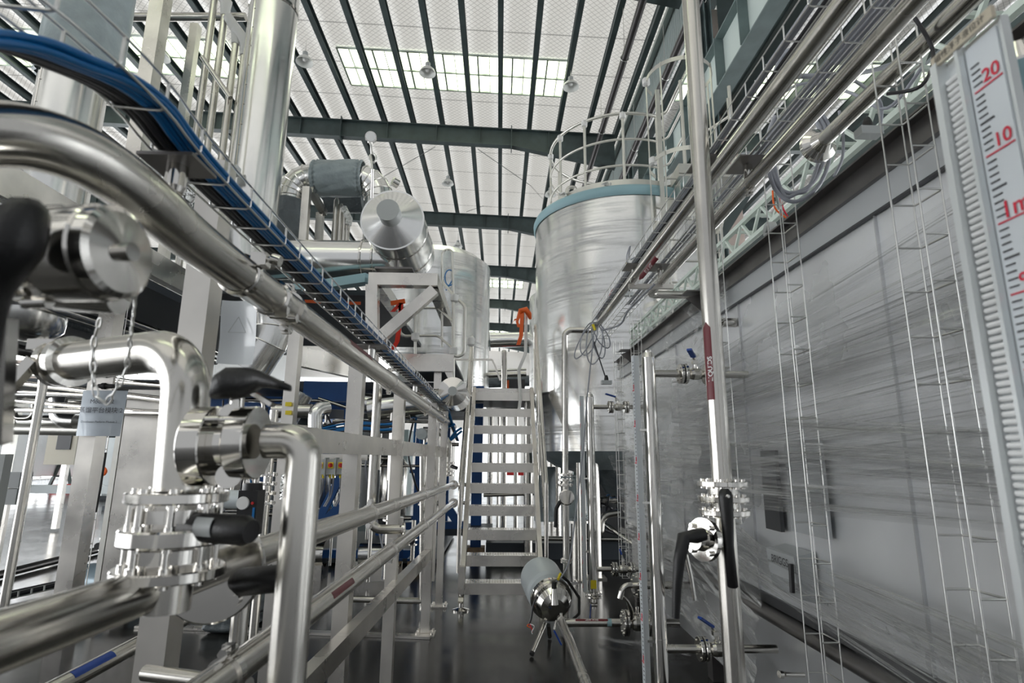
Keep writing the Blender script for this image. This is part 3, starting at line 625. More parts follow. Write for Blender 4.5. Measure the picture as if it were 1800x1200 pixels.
for k, s in enumerate(('20', '10', '1m', '90', '80', '70', '60')):
    text(s, .028 if k != 2 else .034, flat((xs - .004, ys0 + .020, zz + .014 - .1 * k), (0, -1, 0), (0, 0, 1)), 'redp', 'number', sp_, .0003)
MB().box((xs - .012, (ys0 + ys1) / 2 - .002, ztp + .004), (.006, ys1 - ys0 + .012, .018)).build('name_plate', 'name', t)
text('磁性浮子液位计', .013, flat((xs - .0155, (ys0 + ys1) / 2, ztp + .004), (0, -1, 0), (0, 0, 1)), 'blackp', 'lettering', t)
patch((.745, .70, 2.03), (0, 0, 1), (-.4, -1, 0), .0305, .05, .05, 'bluetape', 'tape', t, 'pale blue tape with red scribble')
pipe('dark pipe at the far right edge behind the large scale', [(1.0, .9, -.02), (1.0, .9, 1.2)], .03)
# =============================================================== TALL NEAR PIPE WITH BLACK LEVERS
px_, py_ = .70, 1.8
zt0 = AY(1268, 850, 1.8).z
p = T('vertical_pipe', 'tall brushed steel vertical pipe with maroon label, right of the aisle', 'pipe', (px_ - .01, py_, 0))
MB().tube([(px_, py_, zt0), (px_ + .0, py_, 3.5)], .031, 24).build('upper_pipe', 'pipe', p)
MB().tube([(px_, py_, .0), (px_, py_, zt0 - .1)], .031, 24).build('lower_pipe', 'pipe', p)
s_ = patch((px_, py_, AY(1243, 640, 1.8).z), (0, 0, 1), (-1, -.62, 0), .0316, .235, .03, 'maroon', 'sticker', p, 'maroon flow label', tip=.02)
text('LIQUIDS', .022, onpipe((px_, py_, AY(1243, 650, 1.8).z), (0, 0, 1), (-.85, -.78, 0), .032), 'white', 'lettering', s_, .0006)
t = T('butterfly_valve', 'flanged ball valve stack with long black lever hanging down, on the tall vertical pipe', 'valve', (px_, py_, zt0 - .12))
for dz in (0, -.045, -.085):
    flange(t, (px_, py_, zt0 + dz), (0, 0, 1), .076, .017, 8, hub=.0)
MB().lathe((px_, py_, zt0 - .10), (0, 0, 1), [(0, .045), (.1, .045)], 20).build('body', 'shiny', t)
def lever(parent, P, r0, r1, name='lever_grip'):
    n = len(P); MB().tube(P, [r0 + (r1 - r0) * i / (n - 1) for i in range(n)], 0, 14) if 0 else None
    mb = MB().tube(P, [r0 + (r1 - r0) * min(1, i / (n - 1)) for i in range(n)], 14)
    return mb.build(name, 'black', parent, 'black grip lever')
q0 = AY(1275, 872, 1.70); q1 = AY(1281, 960, 1.70); q2 = AY(1288, 1030, 1.70)
lv = lever(t, [q0 + V((0, 0, .016)), q0 + V((0, 0, .008)), q0, AY(1278, 900, 1.70), q1, q2 + V((0, 0, .004)), q2], .002, .016)
bpy.data.objects.remove(lv)
lv = MB().tube([q0 + V((0, 0, .022)), q0 + V((0, 0, .012)), q0 - V((0, 0, .004)), AY(1278, 905, 1.70), q1, q2, q2 - V((0, 0, .004))], [.010, .018, .021, .018, .0145, .0150, .011], 16).build('lever_grip', 'black', t, 'long black lever grip')
MB().lathe(AY(1278, 872, 1.685) , (0, -1, 0), [(0, .007), (.006, .006), (.008, .003)], 12).build('screw', 'shiny', t)
# sampling valve facing left with curved lever
c = AY(1243, 948, 1.74)
t = T('sampling_valve', 'small round flange valve with curved black lever left of the tall pipe', 'valve', c)
ax = V((-.90, -.42, .08)).normalized()
MB().lathe(c - ax * .04, ax, [(0, .03), (.03, .045), (.045, .062), (.06, .062), (.062, .034), (.09, .030)], 28).build('body', 'shiny', t)
MB().hexbolts(c + ax * .02, ax, .05, 4, .008, .012).build('bolt_ring', 'shiny', t)
g0 = AY(1222, 942, 1.68)
MB().tube([g0 + V((.03, 0, .005)), g0, AY(1202, 945, 1.67), AY(1194, 985, 1.66), AY(1190, 1030, 1.66), AY(1188, 1086, 1.66)], [.016, .020, .020, .016, .013, .0105], 14, bend=0).build('lever_grip', 'black', t, 'curved black lever grip')
MB().tube([AY(1206, 975, 1.70), AY(1214, 1010, 1.70), AY(1221, 1055, 1.70)], .006, 8).build('latch', 'shiny', t, 'bare steel latch bar')
pipe('short horizontal pipe joining the curved-lever valve to the tall pipe', [c, (px_, py_, c.z)], .022, name='branch_pipe')
# =============================================================== OVERHEAD PIPES AT RIGHT
def run(a, b_, m='pipe'): return [a, b_]
pA0 = V((.90, -.3, 2.68)); pA1 = AX(1062, 575, .90)
xv = AY(993, 600, 5.3).x
zA = AY(1015, 580, 5.3).z
t = T('overhead_pipe', 'left overhead pipe running down the aisle, then crossing to the vertical drop pipe', 'pipe', (.9, 5.2, 2.6))
MB().tube([pA0, (.90, 5.3, zA), (xv, 5.3, zA), (xv - .01, 5.3, 1.36)], .029, 16, bend=.07).build('pipe_run', 'pipe', t)
a_ = AX(1145, 465, .9)
s_ = patch((.9, a_.y, a_.z), (0, 1, 0), (-.55, 0, -.6), .0296, .36, .032, 'maroon', 'sticker', t, 'maroon flow arrow label', tip=.05)
text('LOW WINE', .03, onpipe((.9, a_.y, a_.z), (0, 1, 0), (-.55, 0, -.6), .0302), 'white', 'lettering', s_, .0008)
pclamp(t, (.9, 3.62, 2.685), (0, 1, 0), .026); pclamp(t, (.9, 2.25, 2.68), (0, 1, 0), .026)
YB = AX(1140, 512, 1.08).y; zB = 2.68
e1 = AY(1205, 520, YB)
t = T('overhead_pipe', 'right overhead pipe above the enclosure that bends right near the tank', 'pipe', (1.08, YB, 2.6))
MB().tube([(1.08, -.3, 2.69), (1.08, YB, zB), (1.40, YB, zB), (1.58, YB, 2.52)], .029, 16, bend=.06).build('pipe_run', 'pipe', t)
pclamp(t, (1.08, 3.62, zB), (0, 1, 0), .026); pclamp(t, (1.08, 2.25, zB), (0, 1, 0), .026)
t = T('overhead_pipe', 'thick overhead pipe ending in a flange above the enclosure top, at upper right', 'pipe', (1.36, 2.1, 2.8))
MB().tube([(1.38, -.3, 2.83), (1.36, 2.15, 2.83)], .031, 18).build('pipe_run', 'pipe', t)
MB().lathe((1.36, 2.12, 2.83), (0, 1, 0), [(0, .033), (.03, .05), (.05, .075), (.07, .075), (.07, .02), (.05, .02)], 28).build('end_flange', 'shiny', t)
# supports above pipes
for y, lb in ((2.25, 'nearer'), (3.62, 'farther')):
    for x, l2 in ((.90, 'left'), (1.08, 'right')):
        t = T('pipe_support', '%s plate-topped support post on the %s overhead pipe' % (lb, l2), 'pipe support', (x, y, 2.7), 'supports between overhead pipes and trays')
        MB().lathe((x, y, 2.70), (0, 0, 1), [(0, .012), (.01, .02), (.07, .02)], 16).build('post', 'shiny', t)
        MB().box((x, y, 2.775), (.13, .16, .006)).build('plate', 'darkbeam', t)
one(MB().beam((.86, 3.62, 2.64), (1.16, 3.62, 2.64), .03, .03), 'support_bar', 'tube', 'horizontal square bar under the overhead pipes at the farther support', 'bar')
# trays above the pipes, with grey cables
tray('wire_cable_tray', 'wire tray of grey cables above the left overhead pipe', [(.93, -.3, 2.79), (.93, 2.2, 2.79), (.92, 5.2, 2.80)], .10, .055, (1, 0, 0), (0, 0, 1),   .14, r=.0026, nb=3, group='overhead wire trays at right')
tray('wire_cable_tray', 'wire tray of grey cables above the right overhead pipe', [(1.12, -.3, 2.79), (1.12, 4.0, 2.79), (1.12, 6.1, 2.79)], .11, .055, (1, 0, 0), (0, 0, 1),   .14, r=.0026, nb=3, group='overhead wire trays at right')
cn = ('left side', 'left middle', 'middle', 'right middle', 'right side')
for k in range(5):
    dx = -.036 + .018 * k; rr = random.Random(k)
    cable('grey cable on the %s of the left overhead wire tray' % cn[k], [(.93 + dx, -.3 + .9 * j, 2.802 + rr.uniform(0, .02)) if True else None for j in range(6)] + [(.92 + dx * .8, 5.15, 2.80)], .0085 if k % 2 else .006, 'greycable' if k != 2 else 'blackcable', 'grey cables in the left overhead tray')
for k in range(4):
    dx = -.036 + .024 * k; rr = random.Random(k + 9)
    cable('grey cable on the %s of the right overhead wire tray' % cn[k], [(1.12 + dx, -.3 + 1.0 * j, 2.80 + rr.uniform(0, .02)) for j in range(6)], .0075 if k % 2 else .006, 'greycable', 'grey cables in the right overhead tray')
# cables that leave the tray, loops and tails
cable('thick grey cable turning out of the tray and across to the right behind the pipes', [AY(1470, 20, 1.45), AY(1440, 80, 1.6), AY(1385, 90, 1.75), AY(1362, 132, 1.8), AY(1380, 134, 1.8), AY(1480, 132, 1.85), AY(1540, 122, 1.9), AY(1590, 105, 1.95)], .010, 'greycable')
for k, (dx, dy) in enumerate(((0, 0), (9, -7), (18, 4))):
    cable(['outermost grey cable loop hanging from the right tray over the enclosure top', 'middle grey cable loop hanging from the right tray', 'innermost grey cable loop hanging from the right tray'][k], [AY(1440 - dx, 195, 2.25), AY(1458 - dx, 225, 2.25), AY(1460 - dx, 270, 2.25), AY(1440 - dx, 325 + dy, 2.25), AY(1400, 354 - dx + dy, 2.25), AY(1368 + dx * .6, 340 + dy, 2.25), AY(1352 + dx * .6, 300, 2.25), AY(1350 + dx * .5, 240, 2.25), AY(1362 + dx, 205, 2.3)], .009, 'greycable', 'hanging grey cable loops')
cable('thin dark cable dropping down to the enclosure top right of the loops', [AY(1475, 195, 2.1), AY(1482, 240, 2.1), AY(1480, 280, 2.1), AY(1466, 310, 2.1)], .006, 'greycable')
cable('grey cable arching between trays under the bright skylight', [AY(1340, 190, 2.2), AY(1400, 150, 2.2), AY(1450, 150, 2.2), AY(1500, 165, 2.1), AY(1560, 190, 2.0), AY(1620, 120, 1.8)], .007, 'greycable')
cable('grey cable sagging from the tray to the white junction box', [AY(1500, 140, 1.9), AY(1545, 175, 2.0), AY(1548, 215, 2.05), AY(1540, 235, 2.05)], .007, 'greycable')
cable('dark cable looping above the white scale', [AY(1600, 20, 1.5), AY(1640, 90, 1.5), AY(1620, 150, 1.5), AY(1560, 165, 1.6)], .006, 'blackcable')
for k, (c_, m_) in enumerate((('orange', 'orange'), ('green', 'bluetape'), ('dark red', 'redp'))):
    cable('%s loose wire tail at the enclosure top edge' % c_ if m_ != 'bluetape' else 'green loose wire tail at the enclosure top edge', [AY(1358 + 5 * k, 335, 2.9), AY(1362 + 7 * k, 365, 2.9), AY(1382 + 2 * k, 383, 2.9)], .005, m_ if m_ != 'bluetape' else 'greenl', name='loose_wire')
def plug(label, p, up, m='lightpanel'):
    t = T('cable_plug', label, 'plug', p); p = V(p); MB().box(p, (.09, .05, .035)).build('housing', m, t); MB().lathe(p + V((0, 0, .015)), up, [(0, .02), (.03, .018), (.05, .011)], 12).build('collar', 'rubber', t); return t
plug('white cable plug with black collar hanging above the enclosure top', AY(1527, 233, 2.05), (0, 0, 1))
plug('white cable plug with black collar resting beside the overhead pipe', AY(1104, 517, 4.6), (0, 0, 1))
plug('white plug dangling on a cable before the wrapped tank', AY(1066, 672, 5.0), (0, 0, 1))
cable('grey cable feeding the plug beside the overhead pipe', [AY(1104, 505, 4.6), AY(1104, 470, 4.6), AY(1102, 450, 4.6), AY(1108, 432, 4.6), AY(1106, 455, 4.6), AY(1120, 450, 4.5), AY(1160, 432, 4.3)], .006, 'greycable')
for k in range(5):
    cx, cy, rx, ry, ti = ((1045, 600, 14, 40, .1), (1052, 598, 10, 32, -.2), (1035, 595, 13, 30, .3), (1058, 590, 10, 24, -.5), (1028, 600, 9, 34, .5))[k]
    pts = []
    for j in range(15):
        a = 2 * PI * j / 14; x = rx * math.cos(a); y = ry * math.sin(a); pts.append(AY(cx + x * math.cos(ti) - y * math.sin(ti), cy + x * math.sin(ti) + y * math.cos(ti) , 5.0 + .012 * k))
    cable(['largest loop of the grey cable coil', 'second loop of the grey cable coil', 'left-leaning loop of the grey cable coil', 'small right loop of the grey cable coil', 'outer left loop of the grey cable coil'][k] + ' hanging at the pipe corner before the tank', pts, .0055, 'greycable', 'cable coil at the pipe corner')
cable('grey cable hanging from the coil down to the floor pump sensor', [AY(1044, 590, 5.0), AY(1034, 680, 5.0), AY(1024, 800, 5.0), AY(1012, 900, 4.95), AY(1002, 980, 4.9), AY(988, 1012, 4.85), AY(977, 1022, 4.8)], .006, 'greycable')
cable('dark cable holding the dangling white plug', [AY(1044, 600, 5.0), AY(1054, 632, 5.0), AY(1064, 662, 5.0)], .006, 'blackcable')
cable('thick cable drooping right of the overhead pipe towards the coil', [AX(1150, 500, 1.0), AX(1105, 545, 1.0), AX(1090, 570, 1.0), AY(1060, 580, 5.0)], .008, 'greycable')
for k, (a, b_) in enumerate((((1103, 462), (1106, 478)), ((1092, 488), (1096, 498)), ((1042, 570), (1046, 580)))):
    one(MB().tube([AY(*a, 4.7), AY(*b_, 4.7)], .012, 8), 'cable_marker', 'yellow', ['yellow cable marker above the plug by the overhead pipe', 'small yellow cable marker left of the plug by the overhead pipe', 'yellow cable marker at the coil corner'][k], 'cable marker')
for k, (m_, x_) in enumerate((('redp', 1070), ('orange', 1074), ('greenl', 1077))):
    cable(['red', 'orange', 'green'][k] + ' thin wire ends sticking out of the tray before the tank', [AY(x_, 530 - 6 * k, 4.8), AY(x_ + 3, 515, 4.8), AY(x_ + 8, 508 + 4 * k, 4.8)], .004, m_, name='loose_wire')
# lattice cable ladder over the enclosure
mb = MB(); X0, Z0 = 1.72, 3.16
mb.beam((X0, .2, Z0), (X0, 8, Z0), .03, .03).beam((X0, .2, Z0 - .17), (X0, 8, Z0 - .17), .03, .03).beam((X0 + .2, .2, Z0), (X0 + .2, 8, Z0), .03, .03)
for k in range(26):
    y = .3 + .3 * k; mb.beam((X0, y, Z0 - .17), (X0, y + .15, Z0), .018, .018).beam((X0, y + .15, Z0), (X0, y + .3, Z0 - .17), .018, .018).beam((X0, y, Z0), (X0 + .2, y, Z0), .02, .02)
one(mb, 'lattice_girder', 'mint', 'pale green lattice girder running above the enclosure', 'lattice girder')
mb = MB()
one(MB().tube([(2.0, .3, 3.0), (2.0, 8, 3.0)], .06, 14), 'corrugated_duct', 'foil', 'silver flexible duct lying behind the enclosure top edge', 'duct')
one(MB().beam((2.3, .2, 3.35), (2.3, 9, 3.35), .08, .14), 'steel_channel', 'green', 'dark steel channel above the enclosure behind the lattice', 'channel')
# =============================================================== DROP PIPE, FLOOR PUMP
xd = xv - .01
t = T('flange_valve', 'stacked flange valve with round end cap on the slim drop pipe', 'valve', (xd, 5.3, 1.2))
for z in (1.355, 1.31, 1.265): flange(t, (xd, 5.3, z), (0, 0, 1), .068, .02, 8)
MB().lathe((xd, 5.3, 1.10), (0, 0, 1), [(0, .028), (.2, .028)], 16).build('body', 'pipe', t)
MB().lathe((xd, 5.28, 1.16), (0, -1, 0), [(0, .035), (.03, .035), (.03, .068), (.06, .07), (.065, .06)], 28).build('end_cap', 'shiny', t)
MB().tube([(xd - .05, 5.28, 1.12), (xd - .09, 5.26, 1.06), (xd - .1, 5.25, .9)], .018, 10).build('lever_grip', 'black', t)
t = T('drop_pipe', 'slim lower drop pipe ending in a foot beside the floor pump', 'pipe', (xd, 5.3, 0))
MB().tube([(xd, 5.3, 1.10), (xd, 5.3, .07)], .03, 16).build('pipe_run', 'pipe', t)
for z in (.60, .62): flange(t, (xd, 5.3, z), (0, 0, 1), .052, .014, 4)
MB().lathe((xd, 5.3, .40), (0, 0, 1), [(0, .045), (.015, .045), (.1, .02)], 16).box((xd, 5.3, .42), (.2, .02, .02)).build('collar', 'shiny', t)
MB().box((xd, 5.3, .035), (.11, .11, .012)).lathe((xd, 5.3, 0), (0, 0, 1), [(0, .03), (.02, .03), (.02, .01), (.07, .01)], 16).build('foot', 'shiny', t)
pm_ = AY(968, 1055, 4.9)
t = T('floor_pump', 'small pump with pale motor drum standing on three slanted legs', 'pump', (pm_.x, 5.0, 0))
cm_ = AY(958, 1030, 5.1); cf = AY(975, 1062, 4.8); axm = (cf - cm_).normalized()
axm = V((.18, -1, -.28)).normalized()
MB().lathe(cm_ - axm * .22, axm, [(0, .10), (.03, .17), (.06, .178), (.30, .178), (.34, .165), (.37, .13)], 32).build('motor_drum', 'motor', t)
MB().lathe(cm_ + axm * .14, axm, [(0, .10), (.03, .14), (.06, .148), (.09, .14), (.11, .148), (.15, .143), (.19, .115), (.21, .07), (.215, .04)], 32).build('pump_head', 'shiny', t)
MB().lathe(cm_ + axm * .2, axm, [(-.01, .172), (.02, .172)], 32).build('band_clamp', 'shiny', t)
for i, (a, b_) in enumerate((((958, 1095), (936, 1146)), ((964, 1098), (966, 1116)), ((992, 1085), (992, 1112)))):
    top = AY(*a, 4.95 if i == 0 else 5.1); ft = AZ(*b_, 0.03)
    lg = MB().tube([top, ft], .017, 12).build('leg', 'pipe', t); MB().tube([ft, ft + (ft - top).normalized() * .02], .019, 10).build('foot', 'rubber', lg)
MB().tube([AY(975, 1062, 4.62), AY(974, 1040, 4.62), AY(974, 1028, 4.62)], [.03, .02, .018], 12).build('sensor', 'shiny', t)
MB().tube([AY(974, 1034, 4.62), AY(974, 1022, 4.62)], .02, 10).build('connector', 'rubber', t)
MB().tube([AY(978, 1090, 4.62), AY(974, 1106, 4.6)], .008, 8).build('lever_arm', 'shiny', t)
MB().tube([AY(974, 1108, 4.6), AY(987, 1133, 4.6)], .007, 8).build('lever_grip', 'handleblue', t, 'blue lever grip')
MB().tube([AY(985, 1010, 4.95), AY(999, 1022, 5.0), AY(1018, 1050, 5.0), AY(1018, 1078, 5.0), AY(1000, 1095, 5.0)], .012, 8).build('hose', 'rubber', t)
cable('black power cable with frayed coloured ends left of the floor pump', [AY(944, 1048, 4.8), AY(937, 1065, 4.8), AY(934, 1085, 4.8), AY(930, 1096, 4.8)], .008, 'blackcable')
for k, m_ in enumerate(('orange', 'redp', 'white')):
    cable(['orange', 'red', 'white'][k] + ' bare wire end dangling left of the floor pump', [AY(930, 1096, 4.8), AY(927 + 6 * k, 1100, 4.78), AY(935, 1104 + 3 * k, 4.8), AY(936, 1108 + 3 * k, 4.8)], .004, m_, name='loose_wire')
one(MB().tube([AY(985, 1008, 4.75), AY(981, 1018, 4.7)], .011, 8), 'cable_marker', 'yellow', 'yellow marker sleeve on the cable above the floor pump', 'cable marker')
zf = AY(1000, 1093, 4.85).z
j0 = AY(985, 1088, 4.65)
t = T('floor_pipe', 'low pipe running from the floor pump towards the camera with maroon label', 'pipe', (.5, 3.8, .1))
MB().tube([j0, AX(1003, 1130, j0.x + .01), V((j0.x + .03, 2.6, j0.z - .07))], .031, 16).build('pipe_run', 'pipe', t)
pclamp(t, j0 + V((0, -.05, 0)), (0, 1, 0), .031)
a_ = AX(1028, 1170, .5)
s_ = patch((j0.x + .018, 3.62, j0.z - .04), (0, 1, .03), (0, 0, 1), .0325, .17, .034, 'maroon', 'sticker', t, 'maroon arrow label', tip=-.0)
text('DRAIN', .03, onpipe((j0.x + .018, 3.62, j0.z - .04), (0, -1, -.03), (0, 0, 1), .033), 'white', 'lettering', s_, .0008)
t = T('floor_pipe', 'low pipe from the floor pump to the right with blue tape', 'pipe', (.8, 4.85, .1))
z_ = AY(1040, 1094, 4.85).z; xe = AY(1090, 1094, 4.85).x
MB().tube([(j0.x + .05, 4.85, z_), (xe, 4.85, z_)], .031, 16).build('pipe_run', 'pipe', t)
patch(((j0.x + xe) / 2 + .02, 4.85, z_), (1, 0, 0), (0, -.6, .8), .032, .26, .02, 'maroon', 'sticker', t, 'maroon label')
text('LOW WINE', .02, onpipe(((j0.x + xe) / 2 + .02, 4.85, z_), (1, 0, 0), (0, -.6, .8), .0325), 'white', 'lettering', t, .0006)
patch((xe - .09, 4.85, z_), (1, 0, 0), (0, -.9, .4), .032, .035, .07, 'bluetape', 'tape', t, 'pale blue tape')
inline_valve('ball_valve', 'large flanged ball valve low on the floor, right of the pump', (xe + .14, 4.85, z_), (1, 0, 0), (0, 0, 1), .036, .17, .098, None, None)
pipe('short pipe behind the large floor valve into the film', [(xe + .24, 4.85, z_), (1.46, 4.85, z_)], .031)
t = T('elbow_outlet', 'flanged outlet with a short down-turned spout above the large floor valve', 'pipe outlet', AY(1112, 1030, 4.5))
o_ = AY(1118, 1028, 4.5)
flange(t, o_, (1, .2, 0), .085, .02, 8); flange(t, o_ + V((.03, 0, 0)), (1, .2, 0), .085, .02, 8, bolts=False)
MB().tube([o_, o_ + V((-.10, -.02, 0)), o_ + V((-.13, -.02, -.09))], .022, 12, bend=.06).build('spout', 'shiny', t)
MB().tube([o_, (1.46, o_.y, o_.z)], .028, 12).build('inlet_pipe', 'pipe', t)
one(MB().tube([AY(1096, 1048, 4.6), AY(1103, 1056, 4.6), AY(1109, 1072, 4.7), AY(1109, 1083, 4.8)], [.008, .012, .02, .03], 10), 'bent_lever', 'shiny', 'bent bare steel lever wrapped in film above the large floor valve', 'lever')
# =============================================================== WRAPPED MAIN TANK
TX, TY, TR = 1.93, 8.6, 1.37; ZT, ZB = 5.22, 1.60
t = T('storage_tank', 'big steel tank wrapped in clear film, with guard rail on its top', 'tank', (TX, TY, 0))
MB().lathe((TX, TY, ZB), (0, 0, 1), [(0, TR), (ZT - ZB, TR)], 96).build('shell', 'clad', t)
MB().lathe((TX, TY, ZT), (0, 0, 1), [(0, TR), (.14, TR * .82), (.22, TR * .5), (.26, .001)], 64, sharp=False, caps=False).build('roof', 'clad', t)
MB().lathe((TX, TY, ZT - .11), (0, 0, 1), [(0, TR + .012), (.03, TR + .035), (.1, TR + .04), (.15, TR + .02), (.16, TR - .12)], 96, sharp=False, caps=False).build('rim_cover', 'bluetape', t, 'pale blue film around the top rim')
def tank_film(o, r, z0, z1, par, m='filmtank', seed=0, nu=140, nv=60):
    rnd = random.Random(seed); ph = [rnd.uniform(0, 6) for _ in range(6)]
    def fn(u_, v_):
        a = 2 * PI * u_; rr = r + .012 + .006 * math.sin(40 * v_ + 2 * math.sin(a + ph[0]) + ph[1]) * math.sin(3 * a + ph[2]) + .004 * math.sin(95 * v_ + 5 * a)
        return V((o[0] + rr * math.cos(a), o[1] + rr * math.sin(a), z0 + (z1 - z0) * v_ ))
    return MB().grid(fn, nu, nv).build('wrap_film', m, par, 'clear stretch film wrap')
tank_film((TX, TY), TR, ZB + .02, ZT - .06, t)
MB().lathe((TX, TY, ZB), (0, 0, 1), [(0, TR), (-.06, TR * .96), (-.22, TR * .78), (-.34, TR * .45)], 64, sharp=False).build('insulated_bottom', 'cloth', t, 'grey blue insulation cloth under the shell')
for a in (-2.2, -1.15, .4, 2): MB().cyl((TX + 1.12 * math.cos(a), TY + 1.12 * math.sin(a), 0), (TX + 1.12 * math.cos(a), TY + 1.12 * math.sin(a), ZB - .1), .075, 16).box((TX + 1.12 * math.cos(a), TY + 1.12 * math.sin(a), .01), (.24, .24, .02)).build('leg', 'tube', t)
# platform plate + toe board
MB().lathe((TX, TY, ZT + .12), (0, 0, 1), [(0, 1.16), (.12, 1.16), (.12, 1.14), (0, 1.14)], 72, caps=False).build('toe_board', 'rail', t)
# guard rail: circle
g = T('guard_rail', 'circular guard rail with three rings on top of the wrapped tank', 'guard rail', (TX, TY, ZT + .1))
GR = 1.12; zb_ = ZT + .12
def circ(r, z, a0, a1, n=40): return [V((TX + r * math.cos(a0 + (a1 - a0) * i / n), TY + r * math.sin(a0 + (a1 - a0) * i / n), z)) for i in range(n + 1)]
A0, A1 = math.radians(60), math.radians(290)
for k, (dz, r_) in enumerate(((1.2, .024), (.78, .017), (.36, .017))): MB().tube(circ(GR, zb_ + dz, A0, A1), r_, 10).build('rail_ring', 'rail', g)
for k, a in enumerate((75, 110, 145, 175, 205, 232, 262, 289)):
    a = math.radians(a); p0 = V((TX + GR * math.cos(a), TY + GR * math.sin(a), zb_ - .02)); MB().tube([p0, p0 + V((0, 0, 1.22))], .021, 10).build('post', 'rail', g)
    if k in (3, 4, 5, 6): MB().lathe(p0 + V((0, 0, 1.13)), (0, 0, 1), [(0, .026), (.01, .045), (.09, .048), (.11, .026)], 10).build('tape_wrap', 'tape', g, 'white tape wrap')
# rails leading to the ladder gate
e = circ(GR, zb_ + 1.2, A0, A1)[-1]
gx, gy = TX + .62, TY - 1.45
for dz, r_ in ((1.2, .024), (.78, .017), (.36, .017)): MB().tube([e + V((0, 0, dz - 1.2)), V((TX + .50, TY - 1.14, zb_ + dz + .02)), V((gx, gy, zb_ + dz + .28))], r_, 10, bend=.1).build('side_rail', 'rail', g)
for x_, y_ in ((gx, gy), (gx + .75, gy + .1)): MB().tube([(x_, y_, zb_ - .05), (x_, y_, zb_ + 1.52)], .024, 10).build('post', 'rail', g)
# access platform with ladder and cage
t = T('caged_ladder', 'ladder with flat-bar safety cage at the right side of the wrapped tank', 'ladder', (gx + .5, gy - .3, 0))
ccx = AY(1188, 160, 7.0).x; lx0, lx1, ly = ccx - .23, ccx + .23, TY - TR - .12; hz = AY(1188, 150, 7.0).z
for x_ in (lx0, lx1): MB().beam((x_, ly, .2), (x_, ly, hz), .03, .06, (1, 0, 0)).build('stile', 'rail', t)
z = .5
while z < zb_ + .2: MB().tube([(lx0, ly, z), (lx1, ly, z)], .013, 8).build('rung', 'rail', t); z += .3
def hoop(z, rad, m=28):
    cx = (lx0 + lx1) / 2; cy = ly - rad * .55; mb = MB()
    P = [V((cx + rad * math.cos(a), cy + rad * math.sin(a), z)) for a in [math.radians(128 - 256 - 0 + i * (284 / m) - 104) for i in range(m + 1)]]
    P = [V((cx + rad * math.cos(math.radians(130 + 280 * i / m)), cy + rad * math.sin(math.radians(130 + 280 * i / m)), z)) for i in range(m + 1)]
    for a, b_ in zip(P[:-1], P[1:]): mb.beam(a, b_ + (b_ - a) * .05, .007, .06)
    return mb.build('cage_hoop', 'rail', t), P
HP = []
for z in (hz - 4.0, hz - 3.1, hz - 2.2, hz - 1.3, hz): HP.append(hoop(z, .44)[1])
for i in (4, 9, 14, 19, 24): MB().beam(V((HP[0][i].x, HP[0][i].y, hz - 4.03)), V((HP[0][i].x, HP[0][i].y, hz + .03)), .007, .045).build('cage_strip', 'rail', t)
for i, p in enumerate((HP[-1][4], HP[3][20], HP[3][6])): MB().lathe(p - V((0, 0, .06)), (0, 0, 1), [(0, .03), (.02, .055), (.1, .055), (.12, .03)], 8).build('tape_wrap', 'tape', t, 'white tape wrap')
t = T('access_platform', 'small bracketed landing between tank top and caged ladder', 'platform', (gx, gy, ZT))
MB().box((gx + .33, gy + .15, zb_ - .03), (.95, .6, .05)).build('deck', 'rail', t); MB().box((gx + .33, gy - .16, zb_ + .05), (.95, .01, .14)).box((gx - .14, gy + .15, zb_ + .05), (.01, .6, .14)).build('toe_plate', 'rail', t)
MB().beam((gx - .1, gy + .1, zb_ - .06), (gx - .1, gy + .4, zb_ - .55), .05, .05).beam((gx + .7, gy + .1, zb_ - .06), (gx + .6, gy + .5, zb_ - .6), .05, .05).box((gx - .12, gy + .05, zb_ - .3), (.01, .3, .4)).build('bracket', 'rail', t)
# hand rails of the landing at right
t = T('landing_handrail', 'bent tube handrails with white tape beside the ladder cage', 'handrail', (gx + 1, gy, ZT))
for k, (a, zz_) in enumerate(((1.0, 1.3), (.95, .8), (.98, .35))):
    MB().tube([(gx + .72, gy + .1, zb_ + zz_), (gx + .9, gy + .5, zb_ + zz_), (gx + .6, gy + 1.1, zb_ + zz_)], .02, 8, bend=.1).build('rail_tube', 'rail', t)
for x_, y_ in ((gx + .72, gy + .1), (gx + .9, gy + .5), (gx + .62, gy + 1.1)): MB().tube([(x_, y_, zb_ - .05), (x_, y_, zb_ + 1.32)], .02, 8).build('post', 'rail', t)
MB().lathe((gx + .82, gy + .33, zb_ + .8), (.4, 1, 0), [(-.1, .03), (-.08, .06), (.08, .06), (.1, .03)], 8).build('tape_wrap', 'tape', t, 'white tape wrap')
# crumpled paper scraps on rim
for i, (a, s_) in enumerate(((215, .16), (292, .2), (250, .1))):
    a = math.radians(a); p = V((TX + 1.2 * math.cos(a), TY + 1.2 * math.sin(a), ZT + .12)); rr = random.Random(i)
    vs = [p + V((rr.uniform(-s_, s_), rr.uniform(-s_, s_), rr.uniform(0, s_ * 1.1))) for _ in range(10)]; me = MB().add(vs, [(i_, (i_ + 1) % 10, (i_ + 3) % 10) for i_ in range(10)])
    one(me, 'paper_scrap', 'tape', ['crumpled white paper on the left of the tank rim', 'crumpled white paper beside the tank landing', 'small white scrap at the middle of the tank rim'][i], 'paper scrap')
t = T('tank_nozzle', 'bent handle loop on the tank top at the left', 'handle', AY(1000, 345, 8.2))
MB().tube([AY(997, 352, 8.0), AY(997, 330, 8.0), AY(1012, 328, 8.0), AY(1014, 348, 8.0)], .03, 8, bend=.06).build('loop', 'rail', t)
